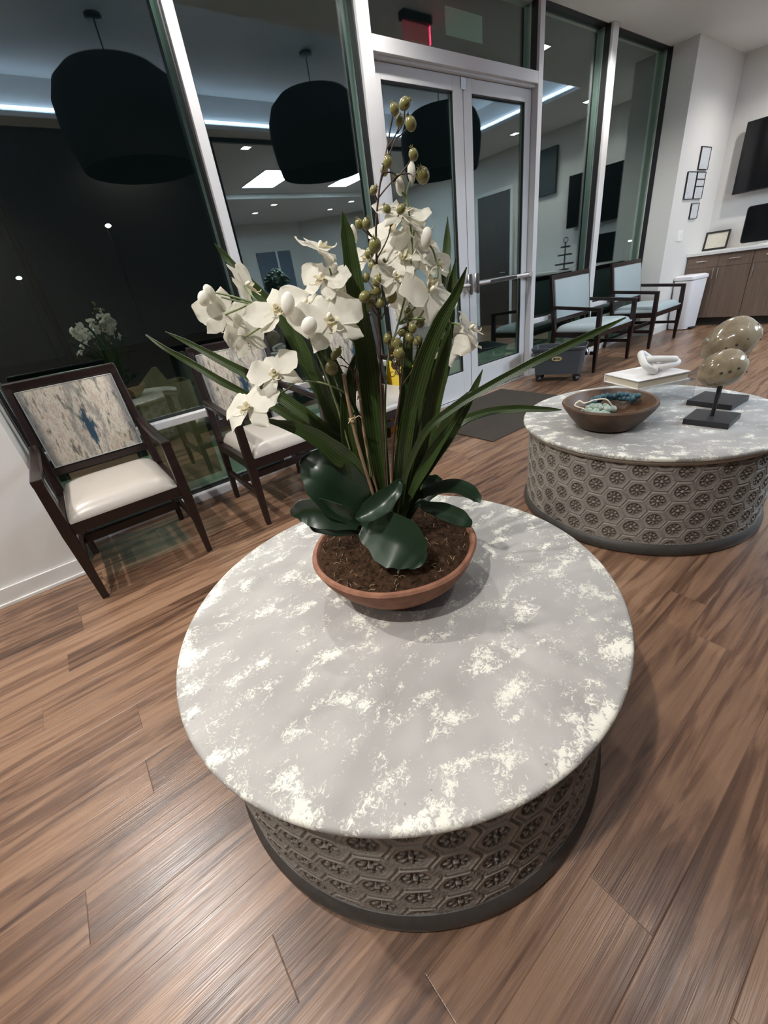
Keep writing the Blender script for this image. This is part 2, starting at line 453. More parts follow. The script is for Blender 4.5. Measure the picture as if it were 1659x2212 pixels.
def ball(bm, c, rx, ry=None, rz=None, seg=16, rings=10, mi=0, rot=None):
    ry = ry or rx; rz = rz or rx
    t = bmesh.new(); bmesh.ops.create_uvsphere(t, u_segments=seg, v_segments=rings, radius=1.0)
    for v in t.verts:
        q = Vector((v.co.x * rx, v.co.y * ry, v.co.z * rz))
        if rot: q = rot @ q
        v.co = q + Vector(c)
    merge(bm, t, mi); return bm

def cyl(bm, a, b, r, seg=20, r2=None, mi=0): return tube(bm, [a, b], r, seg, r2, smooth=0, mi=mi)

def empty(name, loc, label=None, cat=None, group=None, rz=0.0):
    o = bpy.data.objects.new(name, None); COL.objects.link(o); o.empty_display_size = 0.05
    o.location = loc; o.rotation_euler = (0, 0, rz)
    return tag(o, label, cat, group)
def tag(o, label=None, cat=None, group=None, kind=None):
    if label: o['label'] = label
    if cat: o['category'] = cat
    if group: o['group'] = group
    if kind: o['kind'] = kind
    return o
def struct(name, bm, m, smooth=None, label=None):
    o = finish(name, bm, m, smooth=smooth); o['kind'] = 'structure'
    if label: o['label'] = label
    return o
def children(o): return [c for c in bpy.data.objects if c.parent == o]
def copy_tree(o, parent=None):
    c = o.copy(); COL.objects.link(c)
    if parent is not None: c.parent = parent
    for ch in children(o): copy_tree(ch, c)
    return c
def NB(): return bmesh.new()

# ================================================================== THE SETTING
YF, YG = 2.90, 3.0        # inner face of the window frames, plane of the glass
CZ = 3.015                # soffit height
bm = NB(); box(bm, -4, 8.3, -6.1, 3.02, -0.06, 0.0); struct('floor', bm, 'floor')
bm = NB()
TX0, TX1, TY0, TY1 = -0.1, 6.8, -0.17, 2.0           # the opening of the raised tray
for a in ((-4, 8.3, TY1, 3.10), (-4, 8.3, -6.1, TY0), (-4, TX0, TY0, TY1), (TX1, 8.3, TY0, TY1)):
    box(bm, a[0], a[1], a[2], a[3], CZ, CZ + 0.04)
s = 0.14
for a in ((TX0 - s - .05, TX1 + s + .05, TY1 + s, TY1 + s + .05), (TX0 - s - .05, TX1 + s + .05, TY0 - s - .05, TY0 - s), (TX0 - s - .05, TX0 - s, TY0 - s, TY1 + s), (TX1 + s, TX1 + s + .05, TY0 - s, TY1 + s)):
    box(bm, a[0], a[1], a[2], a[3], CZ + 0.04, 3.36)
box(bm, TX0 - s - .05, TX1 + s + .05, TY0 - s - .05, TY1 + s + .05, 3.36, 3.40)
struct('ceiling', bm, 'ceil')
bm = NB(); box(bm, 2.65, 5.95, -0.47, -0.42, 2.97, CZ + .001); struct('trim_1', bm, 'gasket')
bm = NB(); box(bm, 2.65, 8.2, -6.0, -3.25, 2.93, CZ + .001); struct('trim_2', bm, 'ceil')
bm = NB(); box(bm, -4, -0.28, 2.54, 3.10, 0, CZ); struct('wall_window', bm, 'wall')
bm = NB(); box(bm, 8.2, 8.3, -6.1, 3.10, 0, CZ); struct('wall_counter', bm, 'wall')
bm = NB(); box(bm, 6.8, 8.2, 2.67, 3.10, 0, CZ); struct('wall_corner', bm, 'wall')
bm = NB(); box(bm, -4, 8.3, -6.1, -6.0, 0, CZ); struct('wall_back', bm, 'wall')
bm = NB(); box(bm, -4.1, -4, -6.1, 3.10, 0, CZ); struct('wall_side', bm, 'darkwall')
bm = NB(); box(bm, -4, 2.65, -0.55, -0.43, 0, CZ); struct('wall_panelled', bm, 'darkwall')
hexw = NB(); hexa(hexw, [(6.9, -6, 0), (8.2, -4.9, 0), (8.2, -4.8, 0), (6.8, -5.97, 0), (6.9, -6, CZ), (8.2, -4.9, CZ), (8.2, -4.8, CZ), (6.8, -5.97, CZ)]); struct('wall_angled', hexw, 'wall')
bm = NB(); box(bm, -4, -0.28, 2.528, 2.54, 0, 0.095, 0.003); box(bm, -4, -0.28, 2.518, 2.54, 0, 0.018, 0.003); struct('baseboard_window', bm, 'base')
bm = NB(); box(bm, 6.788, 6.80, 2.67, 2.90, 0, 0.095, 0.003); box(bm, 6.788, 7.62, 2.658, 2.67, 0, 0.095, 0.003); struct('baseboard_corner', bm, 'base')
bm = NB(); box(bm, 8.188, 8.2, -6, 0.0, 0, 0.095, 0.003); struct('baseboard_counter', bm, 'base')
bm = NB(); box(bm, -0.33, 6.85, 3.08, 3.2, -0.3, 0.0); box(bm, -14, 24, 3.2, 4.7, -0.3, -0.04); struct('pavement', bm, 'pavement')
bm = NB(); box(bm, -20, 50, 4.7, 32, -0.3, -0.041); struct('asphalt', bm, 'asphalt')

def window(n, x0, x1, right_mull, left_jamb=False):
    w = empty('window_%d' % n, ((x0 + x1) / 2, YG, 0)); w['kind'] = 'structure'
    cx = (x0 + x1) / 2; L = x0 - cx; Rr = x1 - cx
    def part(name, m, *bs, bev=0.003):
        b = NB()
        for q in bs: box(b, *q, bev)
        return finish(name, b, m, w)
    part('sill_rail', 'alu', (L, Rr, YF - YG + .0, .06, .547, .590))
    part('bottom_rail', 'alu', (L, Rr, YF - YG + .0, .06, 0.0, .045))
    part('top_rail', 'gasket', (L, Rr, -.05, .06, CZ - .008, CZ))
    b = NB()
    for q in ((L, Rr, -.03, .02, .590, .600), (L, Rr, -.03, .02, .535, .547), (L, Rr, -.03, .02, .045, .057)): box(b, *q)
    for xx in ((L, L + .012), (Rr - .012, Rr)):
        box(b, xx[0], xx[1], -.075, -.02, .60, CZ - .007); box(b, xx[0], xx[1], -.075, -.02, .057, .535)
    finish('gasket', b, 'gasket', w)
    b = NB(); box(b, L + .002, Rr - .002, -.003, .003, .592, CZ - .007); finish('upper_pane', b, 'glass', w)
    b = NB(); box(b, L + .002, Rr - .002, -.003, .003, .05, .545); finish('lower_pane', b, 'glass', w)
    if right_mull:
        part('mullion', 'alu', (Rr, right_mull - cx, YF - YG, .06, 0, CZ))
    if left_jamb:
        part('jamb', 'alu', (L - .012, L + .012, -.06, .06, 0, CZ))
    return w
window(1, -0.27, 1.125, 1.183, True)
window(2, 1.183, 2.337, None)
window(3, 4.32, 5.426, 5.53)
window(4, 5.53, 6.80, None)

# double door with transom
d = empty('door_1', (3.35, YG, 0)); d['kind'] = 'structure'
b = NB()
for q in ((2.337 - 3.35, 2.437 - 3.35, YF - YG, .06, 0, CZ), (4.253 - 3.35, 4.32 - 3.35, YF - YG, .06, 0, CZ), (2.437 - 3.35, 4.253 - 3.35, YF - YG, .06, 2.477, 2.556), (2.437 - 3.35, 4.253 - 3.35, -.04, .06, CZ - .02, CZ)): box(b, *q, .003)
box(b, 2.437 - 3.35, 4.253 - 3.35, -.07, .05, 2.462, 2.478, .002)
finish('door_frame', b, 'alu', d)
b = NB(); box(b, 2.437 - 3.35, 4.253 - 3.35, -.045, .06, 0, .014, .003); box(b, 2.45 - 3.35, 4.24 - 3.35, -.085, -.045, 0, .007, .002); finish('threshold', b, 'chrome', d)
b = NB()
for q in ((2.437 - 3.35, 2.449 - 3.35, -.075, -.02, 2.556, CZ - .02), (4.241 - 3.35, 4.253 - 3.35, -.075, -.02, 2.556, CZ - .02)): box(b, *q)
finish('gasket', b, 'gasket', d)
b = NB(); box(b, 2.44 - 3.35, 4.25 - 3.35, -.003, .003, 2.55, CZ - .02); tp = finish('transom_pane', b, 'glass', d)
for sgn, (x0, x1, g0, g1) in ((-1, (2.444, 3.352, 2.529, 3.241)), (1, (3.362, 4.246, 3.460, 4.160))):
    le = NB()
    for q in ((x0, g0, 0.018, 2.458), (g1, x1, 0.018, 2.458), (g0, g1, 2.371, 2.458), (g0, g1, 0.018, 0.272)): box(le, q[0] - 3.35, q[1] - 3.35, -.036, .012, q[2], q[3], .002)
    leaf = finish('door_leaf', le, 'alu', d)
    b = NB(); box(b, g0 - 3.35 - .002, g1 - 3.35 + .002, -.011, -.005, .268, 2.375); finish('glass_pane', b, 'glass', leaf)
    b = NB()
    for q in ((g0, g0 + .008, .272, 2.371), (g1 - .008, g1, .272, 2.371), (g0, g1, 2.363, 2.371), (g0, g1, .272, .280)): box(b, q[0] - 3.35, q[1] - 3.35, -.03, -.011, q[2], q[3])
    finish('gasket', b, 'gasket', leaf)
    b = NB(); hx = x1 - .045 if sgn < 0 else x0 + .04
    e0, e1 = (g0 - .05, hx) if sgn < 0 else (hx, g1 + .06)
    cyl(b, (e0 - 3.35, -.095, 1.035), (e1 - 3.35, -.095, 1.035), .019, 16)
    ex = e0 if sgn < 0 else e1
    box(b, ex - .03 - 3.35, ex + .03 - 3.35, -.115, -.036, 1.012, 1.058, .006)
    finish('push_bar', b, 'chrome', leaf)
    b = NB(); box(b, g0 + .12 - 3.35 if sgn > 0 else g0 - 3.35, (g1 - .18 if sgn > 0 else g1 - .1) - 3.35, -.116, -.113, 1.022, 1.048); finish('bar_insert', b, 'gasket', leaf)
    b = NB(); ball(b, (hx - 3.35, -.075, 1.045), .026, .036, .085, 20, 12)
    box(b, hx - .02 - 3.35, hx + .02 - 3.35, -.075, -.036, .985, 1.10, .006); finish('handle_casting', b, 'chrome', leaf, 40)
    b = NB(); box(b, hx - .013 - 3.35, hx + .013 - 3.35, -.118, -.096, .955, 1.125, .010); finish('dark_grip', b, mat('bronze_grip', (0.06, 0.045, 0.04), 0.4, build=paint(200, .03)), leaf, 40)
b = NB(); box(b, 3.33 - 3.35, 3.385 - 3.35, -.046, -.036, 2.385, 2.455, .003); finish('latch_plate', b, 'chrome', d)

# a paper notice on the outside of the transom
n = NB(); box(n, -.205, .205, -.001, .001, -.075, .075); o = finish('door_notice', n, mat('pale_green_notice', (0.40, 0.52, 0.45), 0.7, build=paint(100, .02)), None, loc=(3.45, 3.012, 2.765))
tag(o, 'pale green blank rectangle stuck on the glass over the double doors', 'notice')

# ------------------------------------------------------------------ lamps of the room and added fill downlights
def downlight(x, y, watt, label, z=CZ, size=0.11, spot=2.5, aim=None, soft=0.035):
    t = empty('downlight', (x, y, z), label, 'ceiling light', 'square downlights')
    b = NB(); h = size / 2
    for q in ((-h - .014, h + .014, -h - .014, -h), (-h - .014, h + .014, h, h + .014), (-h - .014, -h, -h, h), (h, h + .014, -h, h)): box(b, q[0], q[1], q[2], q[3], -.006, 0)
    finish('trim', b, 'ceil', t)
    b = NB(); box(b, -h, h, -h, h, -.003, 0); finish('lens', b, 'lens', t)
    if watt:
        l = bpy.data.lights.new('downlight_lamp', 'SPOT'); l.energy = watt; l.color = WARM; l.spot_size = spot; l.spot_blend = 0.7; l.shadow_soft_size = soft
        lo = bpy.data.objects.new('downlight_lamp', l); COL.objects.link(lo); lo.parent = t; lo.location = (0, 0, -.02)
        if aim: lo.rotation_euler = (Vector(aim) - Vector((x, y, z))).to_track_quat('-Z', 'Y').to_euler()
    return t
downlight(-0.80, 2.28, W_SPOT_NEAR, 'square downlight in the ceiling above the leftmost chair')
downlight(-0.75, 0.30, W_SPOT_NEAR, 'square downlight left of the raised ceiling tray')
downlight(1.55, -0.30, W_BACK_FILL, 'added fill downlight on the far side of the tray near the left pendant')  # added to brighten the table side facing the camera; its mirror image stays hidden
downlight(-2.40, 0.25, W_LEFT_FILL, 'added fill downlight far left of the ceiling tray')  # added out of view, low-angle fill from the left
downlight(1.18, 2.45, W_SPOT * .8, 'square downlight in front of the second tall window')
downlight(2.20, 2.50, W_SPOT * .55, 'square downlight just left of the double doors')
downlight(5.17, 2.51, W_SPOT, 'square downlight in front of the window right of the doors')
downlight(7.45, 1.75, W_WALL, 'square downlight nearest the wall-mounted screen')
downlight(7.50, 0.45, W_WALL, 'square downlight at the right end of the raised tray')
for k, (x, y) in enumerate(((3.24, -0.75), (5.05, -3.8), (4.95, -4.6), (6.9, -4.5), (7.0, -3.7))):
    downlight(x, y, 0, ['square downlight just inside the rear room', 'second downlight of the rear room, left front', 'rear room downlight farthest left', 'rear room downlight farthest right', 'rear room downlight right front'][k], z=CZ if y > -3 else 2.93)
for (x0, x1, y0, y1, lb) in ((3.97, 4.58, -2.8, -1.72, 'left rectangular light panel in the rear room ceiling'), (5.78, 6.24, -2.75, -1.65, 'right rectangular light panel in the rear room ceiling')):
    t = empty('ceiling_panel_light', ((x0 + x1) / 2, (y0 + y1) / 2, CZ), lb, 'ceiling light', 'rectangular ceiling lights')
    a, c = (x1 - x0) / 2, (y1 - y0) / 2
    b = NB()
    for q in ((-a - .02, a + .02, -c - .02, -c), (-a - .02, a + .02, c, c + .02), (-a - .02, -a, -c, c), (a, a + .02, -c, c)): box(b, *q, -.008, 0)
    finish('panel_frame', b, 'ceil', t)
    b = NB(); box(b, -a, a, -c, c, -.004, 0); finish('diffuser', b, 'troffer', t)
t = empty('cove_light', (3.35, 0.9, CZ + .04), 'cool white strip light hidden along the ledge of the ceiling tray', 'strip light')
for q in ((TX0 - .1 - 3.35, TX1 + .1 - 3.35, TY0 - .125 - .9, TY0 - .095 - .9), (TX0 - .1 - 3.35, TX1 + .1 - 3.35, TY1 + .095 - .9, TY1 + .125 - .9), (TX0 - .125 - 3.35, TX0 - .095 - 3.35, TY0 - .08 - .9, TY1 + .08 - .9), (TX1 + .095 - 3.35, TX1 + .125 - 3.35, TY0 - .08 - .9, TY1 + .08 - .9)):
    b = NB(); box(b, *q, 0.050, 0.066); finish('strip', b, 'cove', t)
# pendants hanging in the tray
pend = None
for k, x in enumerate((1.38, 3.36, 5.28)):
    lb = ['charcoal drum pendant at the left end of the ceiling tray', 'charcoal drum pendant in the middle of the ceiling tray', 'charcoal drum pendant at the right end of the ceiling tray'][k]
    if pend is None:
        pend = p = empty('pendant_light', (x, 0.9, 3.36), lb, 'pendant lamp', 'drum pendants')
        b = NB(); lathe(b, [(0.03, -.30), (.22, -.305), (.37, -.34), (.47, -.42), (.525, -.54), (.535, -.68), (.515, -.85), (.485, -.985), (.475, -1.0), (.465, -.985), (.495, -.85), (.515, -.68), (.505, -.54), (.45, -.435), (.36, -.36), (.22, -.325), (.03, -.32), (.03, -.30)], 64)
        finish('shade', b, 'pendant', p, 50)
        b = NB(); cyl(b, (0, 0, -.02), (0, 0, -.45), .006, 8); finish('cord', b, 'black', p)
        b = NB(); lathe(b, [(0, 0), (.065, 0), (.065, -.018), (.05, -.025), (0, -.025)], 24); finish('canopy', b, 'black', p, 40)
        b = NB(); cyl(b, (0, 0, -.45), (0, 0, -.54), .02, 12); ball(b, (0, 0, -.58), .05); finish('bulb', b, 'plate', p, 60)
    else:
        c = copy_tree(pend); c.location = (x, 0.9, 3.36); c['label'] = lb

# ------------------------------------------------------------------ things only seen mirrored in the glass
e = empty('exit_sign', (3.42, 2.50, CZ), 'red glowing panel sign hung from the ceiling by the doors', 'sign')
b = NB(); box(b, -.16, .16, -.035, .035, -.055, 0, .010); finish('housing', b, 'black', e)
b = NB(); box(b, -.15, .145, -.006, .006, -.165, -.055, .001); finish('glowing_panel', b, 'red', e)
b = NB(); box(b, .146, .152, -.007, .007, -.165, -.055); finish('glowing_edge', b, 'red_edge', e)
dd = empty('door_2', (8.2, -0.5, 0)); dd['kind'] = 'structure'
b = NB(); box(b, -.03, 0, -.42, .38, 0, 2.40, .003); finish('door_leaf', b, 'brown_door', dd)
b = NB()
for q in ((-.04, 0, -.48, -.42, 0, 2.46), (-.04, 0, .38, .44, 0, 2.46), (-.04, 0, -.42, .38, 2.40, 2.46)): box(b, *q, .003)
finish('door_frame', b, 'plate', dd)
b = NB(); cyl(b, (-.03, .30, 1.02), (-.09, .30, 1.02), .012, 12); cyl(b, (-.085, .30, 1.02), (-.085, .18, 1.02), .010, 12); finish('lever', b, 'chrome', dd)
dd = empty('door_3', (5.85, -6.0, 0)); dd['kind'] = 'structure'
b = NB(); box(b, -.5, .05, 0, .03, 0, 2.3, .003); finish('door_leaf', b, 'grey_panel', dd)
b = NB(); box(b, .10, .5, 0, .03, 0, 2.3, .003); finish('side_panel', b, 'grey_panel', dd)
b = NB(); box(b, .05, .10, 0, .05, 0, 2.33, .003); finish('door_frame', b, 'plate', dd)
t = empty('reception_desk', (4.6, -1.9, 0), 'pale reception desk in the rear room', 'desk')
b = NB(); box(b, -1.3, 1.3, -.3, .3, 0, 1.02, .004); finish('desk_body', b, 'desk', t)
b = NB(); box(b, -1.36, 1.36, -.36, .36, 1.02, 1.07, .006); finish('desk_top', b, 'counter', t)
t = empty('potted_bush', (3.78, -1.85, 1.07), 'round clipped green bush standing on the reception desk', 'plant')
b = NB()
for k in range(260):
    a = random.uniform(0, 2 * math.pi); u = random.uniform(-1, 1); rr = random.uniform(.17, .235); q = math.sqrt(1 - u * u)
    c = Vector((q * math.cos(a) * rr, q * math.sin(a) * rr, .33 + u * rr)); ball(b, c, .034, .026, .02, 6, 4, rot=Matrix.Rotation(a, 3, 'Z') @ Matrix.Rotation(u, 3, 'Y'))
ball(b, (0, 0, .33), .19, seg=16, rings=10); finish('foliage', b, 'shrub', t, 60)
b = NB(); lathe(b, [(0, 0), (.09, 0), (.11, .02), (.13, .17), (.12, .17), (.1, .03), (0, .03)], 32); finish('pot', b, 'plate', t, 40)

# night outside: street lamps far off
def street_lamp(x, y, h, label):
    t = empty('street_lamp', (x, y, -.04), label, 'street lamp', 'street lamps in the night')
    b = NB(); cyl(b, (0, 0, 0), (0, 0, h), .03, 12, .025); cyl(b, (0, 0, h - .05), (0, -.5, h + .05), .02, 10); finish('pole', b, 'black', t, 60)
    b = NB(); ball(b, (0, -.5, h), .12, .17, .07, 16, 8); finish('lamp_head', b, 'street', t, 60)
street_lamp(4.4, 25, 5.05, 'brighter far street lamp higher up in the leftmost window')
street_lamp(0.45, 28, 3.7, 'faint far street lamp at the left edge of the leftmost window')
street_lamp(46.8, 22, 1.55, 'far lamp seen through the rightmost window')
t = empty('added_outdoor_lamp', (0.35, 10.0, -.04), 'tall lamp added outside above the leftmost window, out of frame', 'street lamp')  # added lamp at a guessed spot, throws green light under the leftmost chair
b = NB(); cyl(b, (0, 0, 0), (0, 0, 5.9), .06, 12, .05); cyl(b, (0, 0, 5.85), (0, -.5, 5.9), .03, 10); finish('pole', b, 'black', t, 60)
b = NB(); ball(b, (0, -.55, 5.88), .16, .22, .09, 16, 8); finish('lamp_head', b, 'street', t, 60)
l = bpy.data.lights.new('added_outdoor_lamp_light', 'POINT'); l.energy = W_ADDED_OUTDOOR; l.color = (0.72, 1.0, 0.80); l.shadow_soft_size = .18
lo = bpy.data.objects.new('added_outdoor_lamp_light', l); COL.objects.link(lo); lo.parent = t; lo.location = (0, -.55, 5.72)
t = empty('cardboard_box', (.585, 3.66, -.04), 'open brown cardboard box outside the window between the first two armchairs', 'box')
b = NB()
for q in ((-.20, .20, -.16, -.152), (-.20, .20, .152, .16), (-.20, -.192, -.152, .152), (.192, .20, -.152, .152)): box(b, q[0], q[1], q[2], q[3], 0, .76)
box(b, -.192, .192, -.152, .152, 0, .008); finish('box_body', b, 'kraft', t)
b = NB(); hexa(b, [(-.20, -.16, .76), (-.20, .16, .76), (-.196, .16, .76), (-.196, -.16, .76), (-.30, -.13, .90), (-.30, .13, .90), (-.296, .13, .90), (-.296, -.13, .90)]); finish('box_flap', b, 'kraft', t)
b = NB(); hexa(b, [(-.20, -.156, .76), (.06, -.156, .76), (.06, -.152, .76), (-.20, -.152, .76), (-.03, -.19, .90), (.0, -.19, .90), (.0, -.186, .90), (-.03, -.186, .90)]); finish('box_flap', b, 'kraft', t)

# ================================================================== FURNITURE
def make_chair(name, label, cat, group, w, wb, back_m, seat_m, loc):
    """w: half width over the front legs; wb: half width of the back frame"""
    t = empty(name, loc, label, cat, group)
    for sx in (-1, 1):
        x = sx * (w - .022)
        b = NB(); bar(b, (x, -.283, 0), (x, -.287, .38), .028, .030, (0, 1, 0), .004, .046, .046); bar(b, (x, -.287, .37), (x, -.283, .632), .046, .046, (0, 1, 0), .005, .040, .042)
        finish('front_leg', b, 'espresso', t)
        xr = sx * (wb - .018)
        b = NB(); bar(b, (x * .96, .275, 0), (x * .96, .222, .43), .030, .030, (0, 1, 0), .004, .040, .045); bar(b, (x * .96, .222, .42), (xr, .292, .975), .040, .042, (0, 1, 0), .005, .034, .032)
        finish('rear_leg', b, 'espresso', t)
        b = NB(); bar(b, (x, -.305, .625), (sx * (w - .030), .245, .668), .044, .034, (0, 0, 1), .007, .036, .034); finish('armrest', b, 'espresso', t)
        b = NB(); bar(b, (x, -.27, .20), (x * .96, .25, .20), .022, .034, (0, 0, 1), .003); bar(b, (x, -.27, .385), (x * .97, .22, .385), .028, .055, (0, 0, 1), .003); finish('side_rail', b, 'espresso', t)
    b = NB(); bar(b, (-w + .03, -.284, .385), (w - .03, -.284, .385), .026, .055, (0, 0, 1), .003); finish('front_rail', b, 'espresso', t)
    b = NB(); bar(b, (-w + .04, .03, .20), (w - .04, .03, .20), .026, .045, (0, 0, 1), .003); bar(b, (-w + .05, .225, .385), (w - .05, .225, .385), .026, .055, (0, 0, 1), .003); finish('stretcher', b, 'espresso', t)
    tilt = math.atan2(.07, .54)
    zc = .735; yc = .222 + (zc - .425) * .07 / .545
    b = NB(); bar(b, (-wb + .004, .2915, .962), (wb - .004, .2915, .962), .036, .046, (0, 0, 1), .007); finish('top_rail', b, 'espresso', t)
    b = NB(); bar(b, (-wb + .02, .235, .527), (wb - .02, .235, .527), .030, .04, (0, 0, 1), .004); finish('lower_rail', b, 'espresso', t)
    pw = wb - .036
    b = NB(); box(b, -pw, pw, -.030, .012, -.19, .202, .011); o = finish('back_panel', b, back_m, t, 45, loc=(0, yc, zc)); o.rotation_euler = (-tilt, 0, 0)
    b = NB(); tube(b, [(-pw + .004, -.027, -.186), (pw - .004, -.027, -.186), (pw - .004, -.027, .198), (-pw + .004, -.027, .198)], .0035, 6, smooth=0, closed=True); finish('piping', b, 'piping', o)
    # waterfall seat cushion
    b = NB(); nx, ny = 17, 17; top = []; bot = []
    hw = w - .046
    for j in range(ny):
        v = -1 + 2 * j / (ny - 1); rt = []; rb = []
        for i in range(nx):
            u = -1 + 2 * i / (nx - 1)
            e = max(0, 1 - abs(u) ** 6) ** .5 * max(0, 1 - abs(v) ** 7) ** .5
            xx = u * hw * (1 if abs(v) < .99 else .985)
            yy = v * .27 - .035
            if j == 0: yy = -.300
            rt.append(b.verts.new((xx, yy, .425 + .062 * e))); rb.append(b.verts.new((xx, yy, .412)))
        top.append(rt); bot.append(rb)
    for j in range(ny - 1):
        for i in range(nx - 1):
            b.faces.new((top[j][i], top[j][i + 1], top[j + 1][i + 1], top[j + 1][i])); b.faces.new((bot[j][i], bot[j + 1][i], bot[j + 1][i + 1], bot[j][i + 1]))
    for i in range(nx - 1):
        b.faces.new((bot[0][i], bot[0][i + 1], top[0][i + 1], top[0][i])); b.faces.new((top[-1][i], top[-1][i + 1], bot[-1][i + 1], bot[-1][i]))
    for j in range(ny - 1):
        b.faces.new((top[j][0], top[j + 1][0], bot[j + 1][0], bot[j][0])); b.faces.new((bot[j][-1], bot[j + 1][-1], top[j + 1][-1], top[j][-1]))
    finish('seat', b, seat_m, t, 60)
    return t
GA = 'armchairs with printed backs under the left windows'
ch = make_chair('armchair', 'dark wood armchair with printed back, leftmost, beside the white wall', 'chair', GA, .282, .252, 'streak', 'cream', (0.02, 2.47, 0))
c2 = copy_tree(ch); c2.location = (0.902, 2.47, 0); c2['label'] = 'dark wood armchair with printed back half behind the orchid flowers'
c3 = copy_tree(ch); c3.location = (1.775, 2.47, 0); c3['label'] = 'dark wood armchair almost hidden behind the orchid, nearest the doors'
GB = 'wide pale blue armchairs'
bl = make_chair('wide_armchair', 'wide pale blue armchair directly behind the grey mop bucket', 'chair', GB, .395, .385, 'blue', 'blue', (4.965, 2.60, 0))
b2 = copy_tree(bl); b2.location = (6.27, 2.60, 0); b2['label'] = 'wide pale blue armchair beside the white bin'

# ------------------------------------------------------------------ two drum tables
def drum_mesh():
    Rd, z0, z1, ncol, sp = 0.512, 0.052, 0.420, 42, 0.086
    NA, NZ = 1200, 120
    circ = 2 * math.pi * Rd; cx = circ / ncol
    verts, faces, mats, H = [], [], [], []
    def height(s, z):
        ci = s / cx; best = []
        for c in (math.floor(ci) - 1, math.floor(ci), math.floor(ci) + 1, math.floor(ci) + 2):
            off = sp / 2 if c % 2 else 0
            r = round((z - off) / sp)
            for rr in (r - 1, r, r + 1):
                dx, dz = s - c * cx, z - (rr * sp + off)
                best.append((dx * dx + dz * dz, dx, dz, c, rr))
        best.sort(key=lambda q: q[0]); d1 = math.sqrt(best[0][0]); d2 = math.sqrt(best[1][0]); e = (d2 - d1) / 2
        a = math.atan2(best[0][2], best[0][1]); hi = 0
        h = 0.0; lo = False
        if e < .0030: h = -.0022
        elif e < .0072: h = .0020
        elif e < .0100: h = -.0006
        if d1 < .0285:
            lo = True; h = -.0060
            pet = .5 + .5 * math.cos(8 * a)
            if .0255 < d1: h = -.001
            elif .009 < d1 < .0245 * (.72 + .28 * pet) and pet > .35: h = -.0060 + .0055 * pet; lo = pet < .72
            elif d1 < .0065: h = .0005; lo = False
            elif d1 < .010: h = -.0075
        return h, lo
    zz = [z0 + (z1 - z0) * k / NZ for k in range(NZ + 1)]
    for z in zz:
        fade = min(1, (z - z0) / .012, (z1 - z) / .012)
        for k in range(NA):
            th = 2 * math.pi * k / NA
            h, lo = height(th * Rd, z); H.append(lo and fade > .5)
            r = Rd + h * max(0, fade)
            verts.append((r * math.cos(th), r * math.sin(th), z))
    for j in range(NZ):
        for k in range(NA):
            a, b_, c, d_ = j * NA + k, j * NA + (k + 1) % NA, (j + 1) * NA + (k + 1) % NA, (j + 1) * NA + k
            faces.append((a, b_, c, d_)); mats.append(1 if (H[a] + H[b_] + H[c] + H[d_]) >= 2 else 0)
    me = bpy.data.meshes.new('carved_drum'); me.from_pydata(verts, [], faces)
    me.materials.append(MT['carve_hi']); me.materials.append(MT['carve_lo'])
    me.polygons.foreach_set('material_index', mats); me.polygons.foreach_set('use_smooth', [True] * len(faces)); me.update()
    return me
TZ = 0.457
tb = empty('drum_coffee_table', (0.464, 0.696, 0), 'nearest round drum table, carved grey sides and mottled stone top under the orchid', 'table', 'round drum tables')
o = bpy.data.objects.new('carved_drum', drum_mesh()); COL.objects.link(o); o.parent = tb
b = NB(); lathe(b, [(0, .436), (.50, .436), (.534, .437), (.540, .440), (.542, .446), (.5415, .452), (.538, .456), (.532, TZ), (.45, TZ), (.3, TZ), (.15, TZ), (0, TZ)], 128); finish('tabletop', b, 'stone', tb, 40)
b = NB(); lathe(b, [(.505, .415), (.522, .417), (.527, .424), (.533, .430), (.534, .4365), (.505, .4365)], 128); finish('top_moulding', b, 'rim', tb, 40)
b = NB(); lathe(b, [(0, 0), (.512, 0), (.523, .006), (.527, .018), (.526, .034), (.520, .046), (.514, .054), (.50, .056), (0, .056)], 128); finish('plinth', b, 'plinth', tb, 40)
t2 = copy_tree(tb); t2.location = (2.095, 0.792, 0); t2.rotation_euler = (0, 0, 2.2); t2['label'] = 'far round drum table with carved sides, carrying the wooden bowl and stones'

# ------------------------------------------------------------------ wooden bowl with bead strings
def rough_lathe(b, prof, seg, amp, ph):
    lathe(b, prof, seg)
    for v in b.verts:
        a = math.atan2(v.co.y, v.co.x); r = math.hypot(v.co.x, v.co.y)
        k = 1 + amp * (math.sin(2 * a + ph) + .5 * math.sin(3 * a + ph * 2) + .25 * math.sin(7 * a))
        v.co.x *= k; v.co.y *= k
        v.co.z += .02 * r * amp * 8 * math.sin(3 * a + ph) * (v.co.z > .08)
bw = empty('wooden_bowl', (1.868, 0.856, TZ), 'rustic brown wooden bowl holding bead strings on the far drum table', 'bowl')
b = NB(); rough_lathe(b, [(0, 0), (.10, 0), (.125, .010), (.155, .045), (.185, .085), (.197, .108), (.193, .116), (.183, .114), (.168, .085), (.135, .042), (.09, .022), (0, .018)], 56, .025, .6); finish('bowl_body', b, 'bowlwood', bw, 50)
b = NB()
for k in range(26):
    u = k / 25; a = -0.6 + 2.5 * u
    c = (1.897 + .098 * math.cos(a) * 1.05 + random.uniform(-.006, .006), .85 + .092 * math.sin(a) + random.uniform(-.006, .006), TZ + .090 + random.uniform(-.004, .01)); ball(b, c, .0145, .0145, .013, 10, 7)
    if k % 2: ball(b, (c[0] * .985 + 1.885 * .015, c[1] - .018, c[2] + .012), .013, seg=10, rings=7)
o = finish('bead_string', b, 'bead_teal', None, 70); tag(o, 'dark teal bead string lying at the back of the wooden bowl', 'beads', 'bead strings in the bowl')
b = NB()
